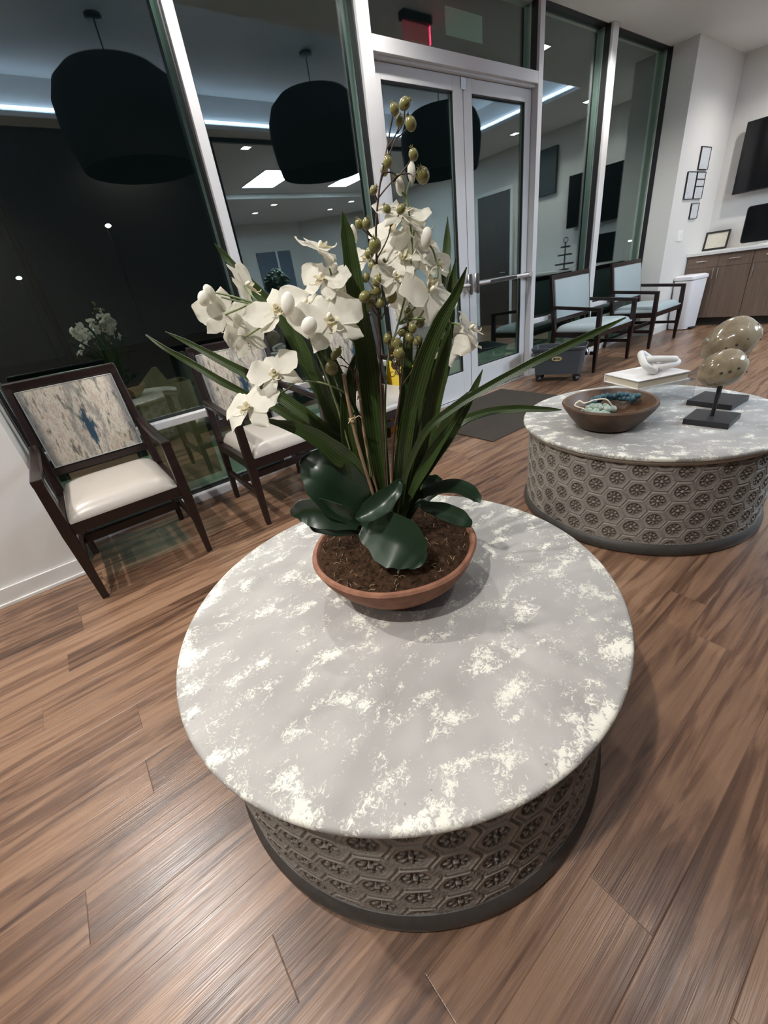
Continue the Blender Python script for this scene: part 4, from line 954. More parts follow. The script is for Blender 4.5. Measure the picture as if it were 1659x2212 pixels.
PLANT = {"strap":[[[0.5026,0.7294,0.6928,0.0294],[0.5047,0.7279,0.8745,0.0453],[0.5078,0.7257,1.013,0.0439],[0.5058,0.7271,1.1412,0.0354],[0.5058,0.7271,1.2308,0.0251],[0.5045,0.7281,1.2587,0.0131],[0.5035,0.7288,1.2743,0.0024]],[[0.5172,0.6948,0.6979,0.0266],[0.5267,0.6517,0.8602,0.0375],[0.5448,0.6147,0.9844,0.036],[0.5726,0.5832,1.071,0.0269],[0.6026,0.5623,1.1222,0.0163],[0.6116,0.5438,1.1603,0.0023]],[[0.5442,0.6882,0.6883,0.0269],[0.5724,0.6442,0.8468,0.0365],[0.585,0.6111,0.9571,0.0336],[0.5953,0.5917,1.0264,0.023],[0.6079,0.5829,1.0771,0.0026]],[[0.5113,0.6868,0.7031,0.0219],[0.5179,0.6456,0.8539,0.0275],[0.5433,0.6279,0.9658,0.0221],[0.5567,0.6064,1.0458,0.0035]],[[0.5384,0.7044,0.6854,0.0272],[0.5895,0.681,0.8563,0.0587],[0.6388,0.6589,0.9789,0.0515],[0.6573,0.646,1.0669,0.0358],[0.6779,0.6439,1.1312,0.0165],[0.6874,0.6373,1.1769,0.0027]],[[0.5279,0.6752,0.706,0.0197],[0.5561,0.6312,0.7898,0.0308],[0.5903,0.5952,0.8554,0.0294],[0.6131,0.5672,0.9124,0.0225],[0.6257,0.5463,0.9547,0.0127],[0.6317,0.5299,0.9893,0.0018]],[[0.5028,0.6683,0.713,0.0085],[0.5159,0.647,0.7953,0.0122],[0.5418,0.6046,0.8822,0.0142],[0.584,0.5631,0.9256,0.0155],[0.6298,0.519,0.957,0.015],[0.683,0.4698,0.9881,0.0145],[0.7232,0.4357,1.0071,0.0143],[0.7678,0.3986,1.0267,0.0115],[0.8162,0.3649,1.0462,0.0024]],[[0.5299,0.686,0.6953,0.0111],[0.5659,0.6487,0.7931,0.0209],[0.6138,0.6032,0.8672,0.0218],[0.6676,0.5658,0.8895,0.0157],[0.7243,0.5263,0.8889,0.0157],[0.7773,0.4894,0.878,0.0108],[0.8086,0.4676,0.8712,0.002]],[[0.4515,0.8015,0.7921,0.0288],[0.4179,0.837,0.8602,0.0259],[0.3661,0.8853,0.9342,0.0189],[0.3195,0.9299,0.9782,0.0124],[0.278,0.9588,1.0162,0.0163],[0.2359,1.0003,1.0642,0.014],[0.2015,1.0242,1.0995,0.0088],[0.1804,1.0511,1.1298,0.002]],[[0.4776,0.8077,0.7992,0.0292],[0.4328,0.8511,0.887,0.0304],[0.3845,0.909,0.9584,0.0277],[0.3471,0.9594,1.0103,0.0233],[0.3046,1.0012,1.0529,0.0188],[0.2632,1.0422,1.0945,0.0124],[0.2244,1.0692,1.129,0.002]],[[0.5036,0.8261,0.7605,0.0281],[0.4876,0.8617,0.8687,0.034],[0.4656,0.9013,1.0031,0.0324],[0.4402,0.9312,1.1167,0.0288],[0.4144,0.9613,1.1722,0.0262],[0.3918,0.977,1.2095,0.0218],[0.3789,0.9982,1.247,0.0137],[0.3647,1.0081,1.275,0.0019]],[[0.618,0.7465,0.6714,0.0244],[0.6654,0.7379,0.8586,0.0341],[0.713,0.7291,1.0208,0.0363],[0.7377,0.7241,1.1309,0.0305],[0.7544,0.7247,1.1991,0.0178],[0.7589,0.7216,1.2571,0.0019]],[[0.4456,0.7446,0.791,0.0359],[0.4169,0.7525,0.839,0.047],[0.3818,0.7647,0.8857,0.0355],[0.3431,0.7795,0.9207,0.0249],[0.309,0.8032,0.9399,0.0114],[0.2977,0.8111,0.9489,0.0028]],[[0.4571,0.761,0.7583,0.0372],[0.4543,0.763,0.8515,0.0376],[0.4622,0.7575,0.9345,0.0339],[0.4836,0.7548,0.998,0.0234],[0.4993,0.7439,1.0414,0.0076]],[[0.485,0.8025,0.7856,0.0294],[0.4634,0.8297,0.8812,0.0326],[0.4586,0.8574,0.9764,0.0274],[0.4483,0.8768,1.0577,0.0184],[0.4414,0.8938,1.1061,0.003]],[[0.5117,0.7961,0.7267,0.0234],[0.5166,0.8171,0.8556,0.0269],[0.5065,0.8363,0.9667,0.0235],[0.492,0.8586,1.0596,0.0165],[0.4836,0.8644,1.1081,0.003]],[[0.5597,0.7505,0.6676,0.0215],[0.5909,0.741,0.8456,0.0265],[0.6169,0.7351,0.9794,0.025],[0.6352,0.7346,1.0723,0.02],[0.6422,0.7297,1.1334,0.0039]],[[0.5169,0.7073,0.6939,0.0179],[0.5387,0.6921,0.8154,0.0253],[0.5552,0.6684,0.9203,0.0217],[0.5765,0.6536,1.0019,0.015],[0.5896,0.6445,1.0523,0.0027]],[[0.515,0.6598,0.7105,0.015],[0.5595,0.6167,0.8194,0.026],[0.5844,0.5871,0.8838,0.0286],[0.5981,0.5654,0.9214,0.0222],[0.6081,0.5463,0.9501,0.0054]],[[0.5017,0.7543,0.6849,0.0162],[0.496,0.7583,0.7922,0.0197],[0.4873,0.7644,0.8627,0.0148],[0.4844,0.7664,0.917,0.0031]],[[0.4932,0.7846,0.7499,0.0114],[0.4842,0.8152,0.8995,0.0129],[0.4757,0.8334,1.0047,0.0124],[0.4738,0.8469,1.0629,0.0081],[0.4682,0.8508,1.101,0.002]]],"broad":[[[0.4753,0.7362,0.657,0.0251],[0.4373,0.7383,0.6933,0.088],[0.406,0.7479,0.747,0.1253],[0.382,0.7646,0.7987,0.122],[0.371,0.7966,0.8252,0.0873],[0.3669,0.8238,0.8349,0.0422],[0.3637,0.826,0.8412,0.0042]],[[0.4579,0.7239,0.6527,0.018],[0.4127,0.731,0.6781,0.0392],[0.3751,0.745,0.7032,0.0618],[0.3425,0.7677,0.7199,0.0698],[0.3215,0.7945,0.7224,0.0619],[0.3071,0.8167,0.716,0.0367],[0.3036,0.8313,0.7072,0.0044]],[[0.5029,0.6561,0.7641,0.0041],[0.474,0.6518,0.7577,0.0345],[0.4449,0.6599,0.7411,0.0507],[0.4147,0.6687,0.7295,0.0445],[0.3983,0.6801,0.72,0.0244],[0.3878,0.6874,0.7174,0.0041]],[[0.4152,0.7171,0.6721,0.0281],[0.418,0.6847,0.671,0.0741],[0.4253,0.6431,0.6672,0.1154],[0.4354,0.6055,0.6573,0.1172],[0.4474,0.5826,0.6368,0.0908],[0.4561,0.5692,0.6184,0.0486],[0.4615,0.563,0.6084,0.0041]],[[0.5515,0.6831,0.6868,0.0112],[0.5669,0.6603,0.7115,0.022],[0.5993,0.6377,0.7209,0.0306],[0.6308,0.6158,0.7181,0.035],[0.6472,0.5922,0.7062,0.0349],[0.6552,0.5744,0.69,0.024],[0.6535,0.5634,0.6807,0.0033]],[[0.5636,0.6869,0.6711,0.0114],[0.5866,0.6709,0.6624,0.0275],[0.6118,0.6412,0.6483,0.0434],[0.632,0.6149,0.6326,0.0433],[0.6427,0.5953,0.6176,0.0273],[0.649,0.5909,0.6042,0.0034]],[[0.5976,0.7364,0.6489,0.0194],[0.6324,0.7365,0.6616,0.0539],[0.6622,0.7401,0.6689,0.062],[0.6852,0.7363,0.6746,0.0424],[0.7027,0.7363,0.6746,0.005]],[[0.4668,0.7299,0.6367,0.0137],[0.4201,0.7502,0.6488,0.0293],[0.3794,0.7786,0.6574,0.0381],[0.348,0.8126,0.6619,0.0248],[0.3333,0.8228,0.669,0.0034]]],"flowers":[[0.4719,0.7751,1.2252,0.0533,0.2677,-0.4099,0.8719,20],[0.4604,0.7587,1.1767,0.0537,-0.6162,-0.3612,0.6998,-15],[0.3578,0.8911,1.1879,0.051,0.6824,-0.656,0.3225,30],[0.308,0.9013,1.144,0.0568,0.2344,0.9358,-0.2634,10],[0.3675,0.7869,1.1405,0.06,-0.5723,-0.5291,0.6265,25],[0.3297,0.8863,1.0992,0.0508,-0.2246,0.9662,-0.1263,-10],[0.4317,0.7178,1.11,0.0717,-0.326,-0.775,0.5413,5],[0.3312,0.7878,1.0336,0.0538,-0.5011,-0.6052,0.6186,18],[0.2721,0.8167,0.979,0.066,-0.5598,-0.2981,0.7731,12],[0.5888,0.6694,1.2576,0.0508,-0.0201,-0.5383,0.8425,-25],[0.6264,0.6797,1.2371,0.0516,0.1818,-0.8082,0.5601,35],[0.5823,0.6739,1.1896,0.0566,-0.5829,-0.4578,0.6714,60],[0.5541,0.6692,1.1635,0.046,-0.1337,-0.8001,0.5848,10],[0.6454,0.6544,1.1747,0.0513,0.3479,-0.8524,0.3903,-20],[0.6048,0.6339,1.1308,0.066,0.0759,-0.9097,0.4083,170],[0.6651,0.5919,1.0544,0.0473,0.4701,-0.738,0.4842,40],[0.6605,0.6439,1.0354,0.0595,-0.8057,-0.2723,0.5261,190],[0.6278,0.7153,1.1127,0.0518,-0.3698,-0.7486,0.5503,80],[0.5615,0.7493,1.2003,0.0451,-0.5599,-0.3347,0.7579,0],[0.4504,0.8145,1.1413,0.0444,-0.736,0.1763,0.6537,60],[0.4993,0.7682,1.1447,0.042,-0.3872,-0.8879,0.2485,100],[0.6033,0.7202,1.2352,0.0511,-0.5589,-0.3775,0.7383,140],[0.6435,0.6922,1.1986,0.0487,-0.2887,-0.7979,0.5292,200]],"buds":[[0.2904,0.9014,1.1844,0.0115,0.0142],[0.2756,0.8996,1.1767,0.0123,0.0123],[0.3665,0.7388,1.1473,0.0138,0.0171],[0.3807,0.7046,1.1084,0.0155,0.0139],[0.6078,0.6561,1.3136,0.0079,0.0142],[0.5964,0.6762,1.2978,0.0089,0.0129],[0.6149,0.639,1.2158,0.0117,0.015],[0.5387,0.753,1.2436,0.0069,0.0139]],"berries":[[0.566,0.638,1.3849,0.0078],[0.5713,0.6198,1.386,0.0085],[0.5809,0.6452,1.3744,0.0071],[0.58,0.6194,1.3636,0.0093],[0.5749,0.6132,1.3246,0.0081],[0.5608,0.6598,1.3266,0.0081],[0.5845,0.6999,1.3249,0.0075],[0.5973,0.6781,1.3066,0.0098],[0.6292,0.652,1.3079,0.0128],[0.5271,0.6635,1.2905,0.0068],[0.5607,0.6747,1.2667,0.007],[0.5648,0.6433,1.2601,0.0078],[0.4991,0.6776,1.2477,0.0078],[0.5057,0.6657,1.2461,0.0086],[0.5194,0.6681,1.2146,0.012],[0.5489,0.7258,1.2082,0.0097],[0.5628,0.7053,1.1882,0.0073],[0.5454,0.7149,1.1862,0.009],[0.532,0.7236,1.1692,0.0083],[0.5146,0.6691,1.1615,0.0091],[0.4999,0.6921,1.1389,0.0109],[0.5357,0.702,1.1445,0.0109],[0.5637,0.694,1.132,0.0127],[0.5956,0.6852,1.0911,0.0104],[0.6153,0.6744,1.0758,0.0096],[0.554,0.63,1.0755,0.0088],[0.5671,0.6778,1.0665,0.0088],[0.5455,0.7,1.0582,0.0097],[0.5511,0.678,1.0478,0.0124],[0.5537,0.6402,1.0585,0.0088],[0.5834,0.652,1.0473,0.0089],[0.5293,0.6475,1.0345,0.0117],[0.5708,0.7113,1.0041,0.0118],[0.5621,0.7097,1.0373,0.0089],[0.4555,0.7491,1.0497,0.0089],[0.4296,0.74,1.0244,0.0136],[0.496,0.7605,1.01,0.0091],[0.4503,0.7554,1.0434,0.008],[0.4985,0.7559,1.0256,0.009],[0.5938,0.6857,1.1014,0.0077],[0.5175,0.7016,1.1263,0.0085],[0.528,0.684,1.124,0.0085]],"stems":[[[0.4996,0.7193,0.6974],[0.514,0.7092,0.9061],[0.5243,0.702,1.0375],[0.5347,0.6949,1.1511],[0.5421,0.6897,1.2371],[0.5523,0.6826,1.2885],[0.559,0.6779,1.3127],[0.5686,0.6712,1.3415]],[[0.5686,0.6712,1.3415],[0.5773,0.6652,1.3693],[0.566,0.638,1.3849]],[[0.5705,0.6699,1.3471],[0.5862,0.659,1.3651],[0.5809,0.6452,1.3744]],[[0.586,0.6591,1.3634],[0.596,0.6522,1.3767],[0.5713,0.6198,1.386]],[[0.5566,0.6796,1.3037],[0.5798,0.6634,1.3516],[0.5921,0.6549,1.3614],[0.58,0.6194,1.3636]],[[0.551,0.6835,1.2836],[0.5678,0.6718,1.2988],[0.5873,0.6582,1.3108],[0.6292,0.652,1.3079]],[[0.5748,0.6669,1.3028],[0.5945,0.6532,1.3196],[0.5749,0.6132,1.3246]],[[0.559,0.6779,1.3127],[0.5621,0.6758,1.3171],[0.5845,0.6999,1.3249]],[[0.5625,0.6755,1.3214],[0.5697,0.6705,1.3282],[0.5608,0.6598,1.3266]],[[0.5608,0.6767,1.3173],[0.5759,0.6662,1.3138],[0.5973,0.6781,1.3066]],[[0.5385,0.6922,1.1953],[0.556,0.68,1.221],[0.5636,0.6747,1.2405],[0.5621,0.6758,1.2576],[0.5607,0.6747,1.2667]],[[0.5636,0.6747,1.2405],[0.575,0.6668,1.2522],[0.5648,0.6433,1.2601]],[[0.5405,0.6908,1.2235],[0.5308,0.6976,1.2389],[0.5057,0.6657,1.2461]],[[0.5382,0.6924,1.2273],[0.5249,0.7016,1.2412],[0.4991,0.6776,1.2477]],[[0.5495,0.6846,1.2761],[0.548,0.6856,1.286],[0.5271,0.6635,1.2905]],[[0.5392,0.6917,1.1952],[0.5388,0.692,1.2096],[0.5194,0.6681,1.2146]],[[0.5386,0.6921,1.1843],[0.5316,0.697,1.1964],[0.5489,0.7258,1.2082]],[[0.5387,0.692,1.1731],[0.5451,0.6876,1.1795],[0.5628,0.7053,1.1882]],[[0.5377,0.6928,1.1582],[0.5331,0.6959,1.1741],[0.5454,0.7149,1.1862]],[[0.5357,0.6941,1.1354],[0.5238,0.7024,1.1567],[0.532,0.7236,1.1692]],[[0.5348,0.6947,1.1277],[0.534,0.6953,1.1512],[0.5146,0.6691,1.1615]],[[0.5335,0.6956,1.1038],[0.5236,0.7026,1.1256],[0.4999,0.6921,1.1389]],[[0.5345,0.695,1.1117],[0.5339,0.6954,1.1318],[0.5357,0.702,1.1445]],[[0.5341,0.6953,1.0955],[0.5443,0.6881,1.1141],[0.5637,0.694,1.132]],[[0.5137,0.7095,0.726],[0.5283,0.6993,0.8506],[0.5464,0.6867,0.9304],[0.5557,0.6802,0.9771],[0.5662,0.673,1.0301],[0.573,0.6682,1.0637],[0.5956,0.6852,1.0911]],[[0.5557,0.6802,0.9771],[0.5395,0.6915,1.0348],[0.56,0.6773,1.0702],[0.5741,0.6674,1.0762],[0.6153,0.6744,1.0758]],[[0.5492,0.6848,0.9593],[0.5746,0.6671,0.9924],[0.5853,0.6597,1.0268],[0.5834,0.652,1.0473]],[[0.573,0.6682,1.0637],[0.5779,0.6647,1.0679],[0.554,0.63,1.0755]],[[0.5622,0.6757,1.0613],[0.5564,0.6797,1.0494],[0.5671,0.6778,1.0665]],[[0.5429,0.6892,1.0298],[0.5389,0.6919,1.0437],[0.5455,0.7,1.0582]],[[0.5532,0.6819,0.9681],[0.5539,0.6815,1.0234],[0.5511,0.678,1.0478]],[[0.5696,0.6705,1.0427],[0.5732,0.6681,1.0482],[0.5537,0.6402,1.0585]],[[0.5498,0.6843,0.9495],[0.5537,0.6816,1.0054],[0.5293,0.6475,1.0345]],[[0.5559,0.6801,0.979],[0.5528,0.6823,0.9963],[0.5708,0.7113,1.0041]],[[0.5564,0.6797,0.9845],[0.5483,0.6854,0.999],[0.5621,0.7097,1.0373]],[[0.4724,0.7382,0.9539],[0.474,0.7371,1.0104],[0.4652,0.7432,1.0302],[0.4555,0.7491,1.0497]],[[0.474,0.7371,1.0104],[0.4601,0.7468,1.0221],[0.4296,0.74,1.0244]],[[0.4764,0.7354,0.9821],[0.4774,0.7347,1.0006],[0.496,0.7605,1.01]],[[0.4655,0.743,1.0319],[0.4587,0.7477,1.0385],[0.4503,0.7554,1.0434]],[[0.4771,0.7349,0.9988],[0.4808,0.7323,1.0138],[0.4985,0.7559,1.0256]],[[0.5734,0.6679,1.0679],[0.5752,0.6666,1.0885],[0.5938,0.6857,1.1014]],[[0.5326,0.6963,1.0958],[0.5229,0.7031,1.1137],[0.5175,0.7016,1.1263]],[[0.5334,0.6958,1.0956],[0.5343,0.6951,1.1102],[0.528,0.684,1.124]]],"stalks":[[[0.4713,0.7512,0.9227],[0.4622,0.7575,0.9624],[0.4468,0.7682,0.9788],[0.4213,0.786,0.9949],[0.3945,0.8046,1.0017],[0.3783,0.8159,1.0008],[0.3595,0.8289,0.988],[0.2721,0.8167,0.979]],[[0.3943,0.8048,1.0007],[0.3832,0.8125,1.0056],[0.3689,0.8224,1.0138],[0.3312,0.7878,1.0336]],[[0.4559,0.7618,0.7826],[0.4454,0.7692,0.9173],[0.4331,0.7777,1.0171],[0.4154,0.7901,1.0911],[0.3927,0.8059,1.1282],[0.3569,0.8308,1.1504],[0.3267,0.8518,1.1618],[0.2994,0.8708,1.1742]],[[0.3537,0.833,1.1525],[0.3151,0.8599,1.1732],[0.2925,0.8756,1.1831]],[[0.3566,0.831,1.1489],[0.3465,0.838,1.1679],[0.3578,0.8911,1.1879]],[[0.34,0.8425,1.1564],[0.3162,0.8591,1.1493],[0.308,0.9013,1.144]],[[0.3792,0.8153,1.1346],[0.3529,0.8336,1.117],[0.3297,0.8863,1.0992]],[[0.4047,0.7975,1.1139],[0.3963,0.8034,1.1276],[0.3675,0.7869,1.1405]],[[0.4807,0.7446,0.7657],[0.4903,0.7379,0.9088],[0.4936,0.7357,1.0246],[0.482,0.7437,1.1048],[0.4739,0.7493,1.1622],[0.471,0.7514,1.1967],[0.4719,0.7751,1.2252]],[[0.482,0.7437,1.1048],[0.4713,0.7512,1.1548],[0.4604,0.7587,1.1767]],[[0.4876,0.7398,1.0657],[0.4721,0.7506,1.0897],[0.4317,0.7178,1.11]],[[0.4225,0.7851,1.0966],[0.4154,0.7901,1.0911]],[[0.5118,0.723,0.7351],[0.5249,0.7139,0.9023],[0.5422,0.7018,1.016],[0.5661,0.6852,1.082],[0.5868,0.6708,1.1434],[0.599,0.6623,1.2015],[0.5997,0.6618,1.2505],[0.598,0.663,1.284],[0.6071,0.6566,1.305]],[[0.5974,0.6634,1.2776],[0.5917,0.6674,1.2882]],[[0.5997,0.6618,1.2505],[0.5896,0.6688,1.2521],[0.5888,0.6694,1.2576]],[[0.5988,0.6624,1.2159],[0.6048,0.6582,1.229],[0.6264,0.6797,1.2371]],[[0.5874,0.6703,1.151],[0.5813,0.6746,1.1786],[0.5823,0.6739,1.1896]],[[0.5676,0.6841,1.0817],[0.5987,0.6625,1.1095],[0.6307,0.6402,1.1439],[0.6356,0.6368,1.166],[0.6304,0.6404,1.1965],[0.6214,0.6467,1.2087]],[[0.5676,0.6841,1.0817],[0.6048,0.6582,1.0921],[0.6048,0.6339,1.1308]],[[0.5743,0.6794,1.089],[0.6192,0.6482,1.0813],[0.6603,0.6196,1.0658],[0.6651,0.5919,1.0544]],[[0.6192,0.6482,1.0813],[0.6406,0.6333,1.0564],[0.6605,0.6439,1.0354]]],"stake":[[[0.4617,0.7213,0.7134],[0.4561,0.7252,0.8147],[0.4493,0.7299,0.9167],[0.4487,0.7303,1.0092]],[[0.4923,0.7487,0.6973],[0.4891,0.751,0.8197],[0.4921,0.7488,0.9477],[0.4918,0.7491,1.0106]],[[0.5122,0.7349,0.6802],[0.5261,0.7252,0.8574],[0.5337,0.7199,0.9697]]],"tie":[[0.4501,0.7294,0.9166],[0.4927,0.7485,0.9516]],"root":[[0.4353,0.6168,0.595],[0.4222,0.6115,0.575],[0.3997,0.6043,0.566],[0.3778,0.5848,0.562]]}

# ================================================================== ORCHID
PB = Vector((0.506, 0.727, TZ))
orc = empty('potted_orchid', PB, 'white artificial orchid with long green leaves in a terracotta bowl on the nearest table', 'plant')
def L3(p): return Vector(p[:3]) - PB
b = NB(); lathe(b, [(0, 0), (.110, 0), (.122, .005), (.150, .026), (.178, .055), (.198, .085), (.208, .108), (.211, .116), (.207, .1215), (.199, .122), (.195, .116), (.185, .09), (.0, .07)], 96)
for v in b.verts:
    a = math.atan2(v.co.y, v.co.x); k = 1 + .006 * math.sin(3 * a + 1) + .004 * math.sin(7 * a); v.co.x *= k; v.co.y *= k
finish('pot', b, 'terracotta', orc, 40)
def mound(r): return .112 + .034 * max(0, 1 - (r / .2) ** 2) ** 1.2
b = NB(); NR, NA = 34, 110; rows = []
for j in range(NR + 1):
    r = .198 * j / NR; row = []
    for k in range(NA if j else 1):
        a = 2 * math.pi * k / NA; x, y = r * math.cos(a), r * math.sin(a)
        n = noise.noise(Vector((x * 38, y * 38, 0))) * .006 + noise.noise(Vector((x * 110, y * 110, 3))) * .005
        row.append(b.verts.new((x, y, mound(r) + n * (1 if r < .19 else .3))))
    rows.append(row)
for j in range(NR):
    for k in range(NA):
        if j == 0: b.faces.new((rows[0][0], rows[1][k], rows[1][(k + 1) % NA]))
        else: b.faces.new((rows[j][k], rows[j + 1][k], rows[j + 1][(k + 1) % NA], rows[j][(k + 1) % NA]))
soil = finish('coir_fill', b, 'coir', orc, 180)
b = NB()
for k in range(900):
    r = .192 * math.sqrt(random.random()); a = random.uniform(0, 6.283); x, y = r * math.cos(a), r * math.sin(a)
    th = random.uniform(0, 6.283); ln = random.uniform(.006, .02); z = mound(r) + random.uniform(0, .004)
    dx, dy = math.cos(th) * ln, math.sin(th) * ln
    if math.hypot(x + dx, y + dy) > .194: continue
    tube(b, [(x, y, z), (x + dx * .5, y + dy * .5, z + random.uniform(.001, .008)), (x + dx, y + dy, z + random.uniform(-.002, .006))], .0006, 3, smooth=0, mi=1 if k % 6 == 0 else 0)
o = finish('coir_fibres', b, ['coir', 'fibre'], orc); o['kind'] = 'stuff'
b = NB()
tube(b, [L3(p) for p in PLANT['root']], .0028, 8, .0016); finish('pale_root', b, 'cord', orc, 60)

CAMP = Vector((0, 0, CAM_H))
def blade(name, pts, mname, na, fold, twist=0.0, cup=0.0, thick=.0012, n=7):
    P = catmull([L3(p) for p in pts], n)
    ws = []
    for i in range(len(pts) - 1):
        for k in range(n): 
            t = k / n; t = t * t * (3 - 2 * t); ws.append(pts[i][3] * (1 - t) + pts[i + 1][3] * t)
    ws.append(pts[-1][3])
    bm = NB(); lay = bm.verts.layers.float.new('across'); rows = []
    m = len(P)
    for i, p in enumerate(P):
        d = (P[min(i + 1, m - 1)] - P[max(i - 1, 0)]).normalized()
        view = (CAMP - PB - p).normalized()
        s = d.cross(view).normalized(); nrm = s.cross(d).normalized()
        R_ = Matrix.Rotation(twist, 3, d); s = R_ @ s; nrm = R_ @ nrm
        w = ws[i] / max(.6, math.cos(twist)); row = []
        for j in range(na):
            t = -1 + 2 * j / (na - 1)
            off = fold * (1 - abs(t)) * -w + cup * (1 - t * t) * -w
            v = bm.verts.new(p + s * (t * w / 2) + nrm * (off + abs(t) * 0)); v[lay] = t
            row.append(v)
        rows.append(row)
    for a, c in zip(rows[:-1], rows[1:]):
        for j in range(na - 1): bm.faces.new((a[j], a[j + 1], c[j + 1], c[j]))
    bmesh.ops.recalc_face_normals(bm, faces=bm.faces)
    bmesh.ops.solidify(bm, geom=list(bm.faces), thickness=thick)
    return finish(name, bm, mname, orc, 50)
for i, s in enumerate(PLANT['strap']):
    a = random.uniform(0, 6.28); bx = Vector((s[0][0], s[0][1]))
    base = [PB.x + .022 * math.cos(a) + .25 * (s[0][0] - PB.x), PB.y + .022 * math.sin(a) + .25 * (s[0][1] - PB.y), TZ + .125, max(.006, s[0][3] * .6)]
    blade('strap_leaf', [base] + s, 'strap', 9, random.choice((.16, .22, .12)), random.uniform(-.3, .3))
for i, s in enumerate(PLANT['broad']):
    base = [PB.x + .3 * (s[0][0] - PB.x), PB.y + .3 * (s[0][1] - PB.y), TZ + .135, s[0][3] * .7]
    blade('broad_leaf', [base] + s, 'broad', 13, [.04, .05, .06, .07, .06, .06, .04, .04][i], [.05, -.35, .25, .22, .2, -.1, .1, -.2][i], [.14, .16, .18, .04, -.1, .05, .1, .1][i], .0018, 8)

# stalks, twigs, stakes
for pts in PLANT['stalks']:
    b = NB(); q = [L3(p) for p in pts]
    tube(b, q, .0021, 8, .0016, 5); finish('flower_stalk', b, 'stalk', orc, 60)
for pts in PLANT['stems']:
    b = NB(); q = [L3(p) for p in pts]; big = len(pts) > 5
    tube(b, q, .0028 if big else .0013, 8, .0013 if big else .0010, 4); finish('berry_twig', b, 'twig', orc, 60)
for pts in PLANT['stake']:
    b = NB(); q = [L3(p) for p in pts]; q[0] = q[0].lerp(Vector((q[0].x * .3, q[0].y * .3, .125)), .9) if q[0].z > .16 else q[0]
    tube(b, [q[0]] + q[1:], .0042, 10, .0036, 3); finish('bamboo_stake', b, 'bamboo', orc, 60)
for p in PLANT['tie']:
    b = NB(); c = L3(p)
    for k in range(3): tube(b, [c + Vector((.0065 * math.cos(a), .0065 * math.sin(a), .003 * k - .003 + .002 * math.sin(a + k))) for a in [j * math.pi / 6 for j in range(12)]], .0014, 6, smooth=0, closed=True)
    tube(b, [c + Vector((0, -.006, 0)), c + Vector((-.010, -.012, .004)), c + Vector((-.017, -.010, -.003))], .0012, 6); tube(b, [c + Vector((0, -.006, 0)), c + Vector((.010, -.010, .005)), c + Vector((.015, -.013, .0))], .0012, 6)
    finish('raffia_tie', b, 'raffia', orc, 60)

def petal(bm, ang, Ln, Wd, rnd, cup, bend, base=.03, pw=(.75, .62), seed=0, curl=0.0):
    ns, nt_ = 14, 13; ca, sa = math.cos(ang), math.sin(ang); rows = []
    for i in range(ns + 1):
        s = i / ns
        half = Wd / 2 * max(.02, math.sin(math.pi * min(1, (s * .93 + .04)) ** pw[0])) ** pw[1]
        row = []
        for j in range(nt_):
            t = -1 + 2 * j / (nt_ - 1)
            u = base * Ln + Ln * s * (1 - .10 * t * t * (s > .6)); v = t * half * (1 + .05 * math.sin(s * 17 + seed * 3))
            z = bend * Ln * s * s + cup * (t * t) * half * 1.0 + .07 * Ln * noise.noise(Vector((u * 45, v * 45, seed))) * s + .05 * Ln * t * t * s * math.sin(s * 9 + seed + (4 if t > 0 else 0)) + curl * Ln * max(0, s - .7) ** 2 * 6
            row.append(bm.verts.new((u * ca - v * sa, u * sa + v * ca, z)))
        rows.append(row)
    fs = []
    for a, c in zip(rows[:-1], rows[1:]):
        for j in range(nt_ - 1): fs.append(bm.faces.new((a[j], a[j + 1], c[j + 1], c[j])))
    return fs
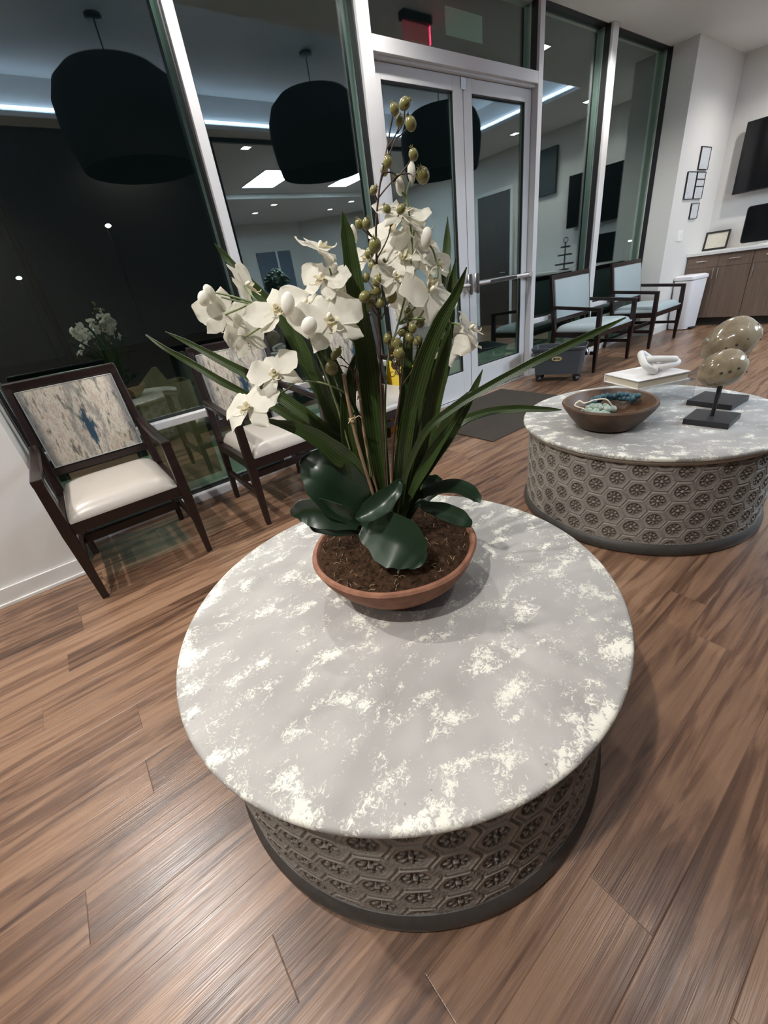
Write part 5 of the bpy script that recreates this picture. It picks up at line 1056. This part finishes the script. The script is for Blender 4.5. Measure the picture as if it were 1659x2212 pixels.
for i, f in enumerate(PLANT['flowers']):
    c = L3(f); r = f[3]; nrm = Vector(f[4:7]).normalized(); roll = math.radians(f[7])
    up = Vector((0, 0, 1)); y = (up - nrm * up.dot(nrm)).normalized(); x = y.cross(nrm)
    Mx = Matrix((x, y, nrm)).transposed() @ Matrix.Rotation(roll, 3, 'Z')
    b = NB(); fs = []
    for a, sc_ in ((90, .80), (222, .82), (318, .82)):
        fs += petal(b, math.radians(a + random.uniform(-8, 8)), r * (sc_ + .10), r * .56, 0, random.uniform(-.15, .2), random.uniform(-.30, .0), seed=i * 7 + a, pw=(1.12, .72), curl=random.choice((0, .3, -.3)))
    for a in (12, 168):
        fs += petal(b, math.radians(a + random.uniform(-10, 10)), r * 1.05, r * .98, 0, random.uniform(-.1, .22), random.uniform(-.12, .22), seed=i * 5 + a, pw=(1.25, .55), curl=random.choice((0, .25, -.25, .0)))
    for v in b.verts: v.co.z += .0
    bmesh.ops.solidify(b, geom=list(b.faces), thickness=.0009)
    for v in b.verts: v.co = Mx @ v.co
    fl = finish('flower', b, 'petal', orc, 60, loc=c)
    b = NB()
    petal(b, math.radians(270), r * .42, r * .26, 0, .7, .35, seed=i)
    petal(b, math.radians(225), r * .26, r * .22, 0, .5, .9, seed=i + .3); petal(b, math.radians(315), r * .26, r * .22, 0, .5, .9, seed=i + .6)
    bmesh.ops.solidify(b, geom=list(b.faces), thickness=.0009)
    ball(b, (0, .02 * r, .10 * r), .075 * r, .075 * r, .12 * r, 10, 8)
    for s in (-1, 1): tube(b, [(s * .03 * r, -.40 * r, .16 * r), (s * .10 * r, -.50 * r, .24 * r), (s * .20 * r, -.50 * r, .30 * r)], .0009, 6)
    for v in b.verts: v.co = Mx @ (v.co + Vector((0, 0, .004)))
    finish('lip', b, 'lip', fl, 60)
for p in PLANT['buds']:
    b = NB(); c = L3(p); n = Vector((random.uniform(-.5, .5), random.uniform(-.5, 0), 1)).normalized()
    R_ = n.to_track_quat('Z', 'Y').to_matrix(); ball(b, (0, 0, 0), p[3] * .88, p[3] * .88, p[4] * 1.12, 16, 12, rot=R_)
    finish('flower_bud', b, 'petal', orc, 180, loc=c)
# berries with a little crown of points
proto = None
for k, p in enumerate(PLANT['berries']):
    c = L3(p); n = Vector((random.uniform(-.8, .8), random.uniform(-.7, .2), random.uniform(.2, 1))).normalized()
    if proto is None:
        b = NB(); ball(b, (0, 0, 0), .92, .92, 1.08, 16, 12)
        for j in range(6):
            a = j * math.pi / 3; tube(b, [(.16 * math.cos(a), .16 * math.sin(a), 1.0), (.27 * math.cos(a), .27 * math.sin(a), 1.3), (.42 * math.cos(a), .42 * math.sin(a), 1.48)], .10, 5, .02, smooth=0)
        proto = o = finish('berry', b, 'berry', orc, 60)
    else:
        o = proto.copy(); COL.objects.link(o); o.parent = orc
    o.location = c; o.scale = (p[3],) * 3; o.rotation_euler = n.to_track_quat('Z', 'Y').to_euler()
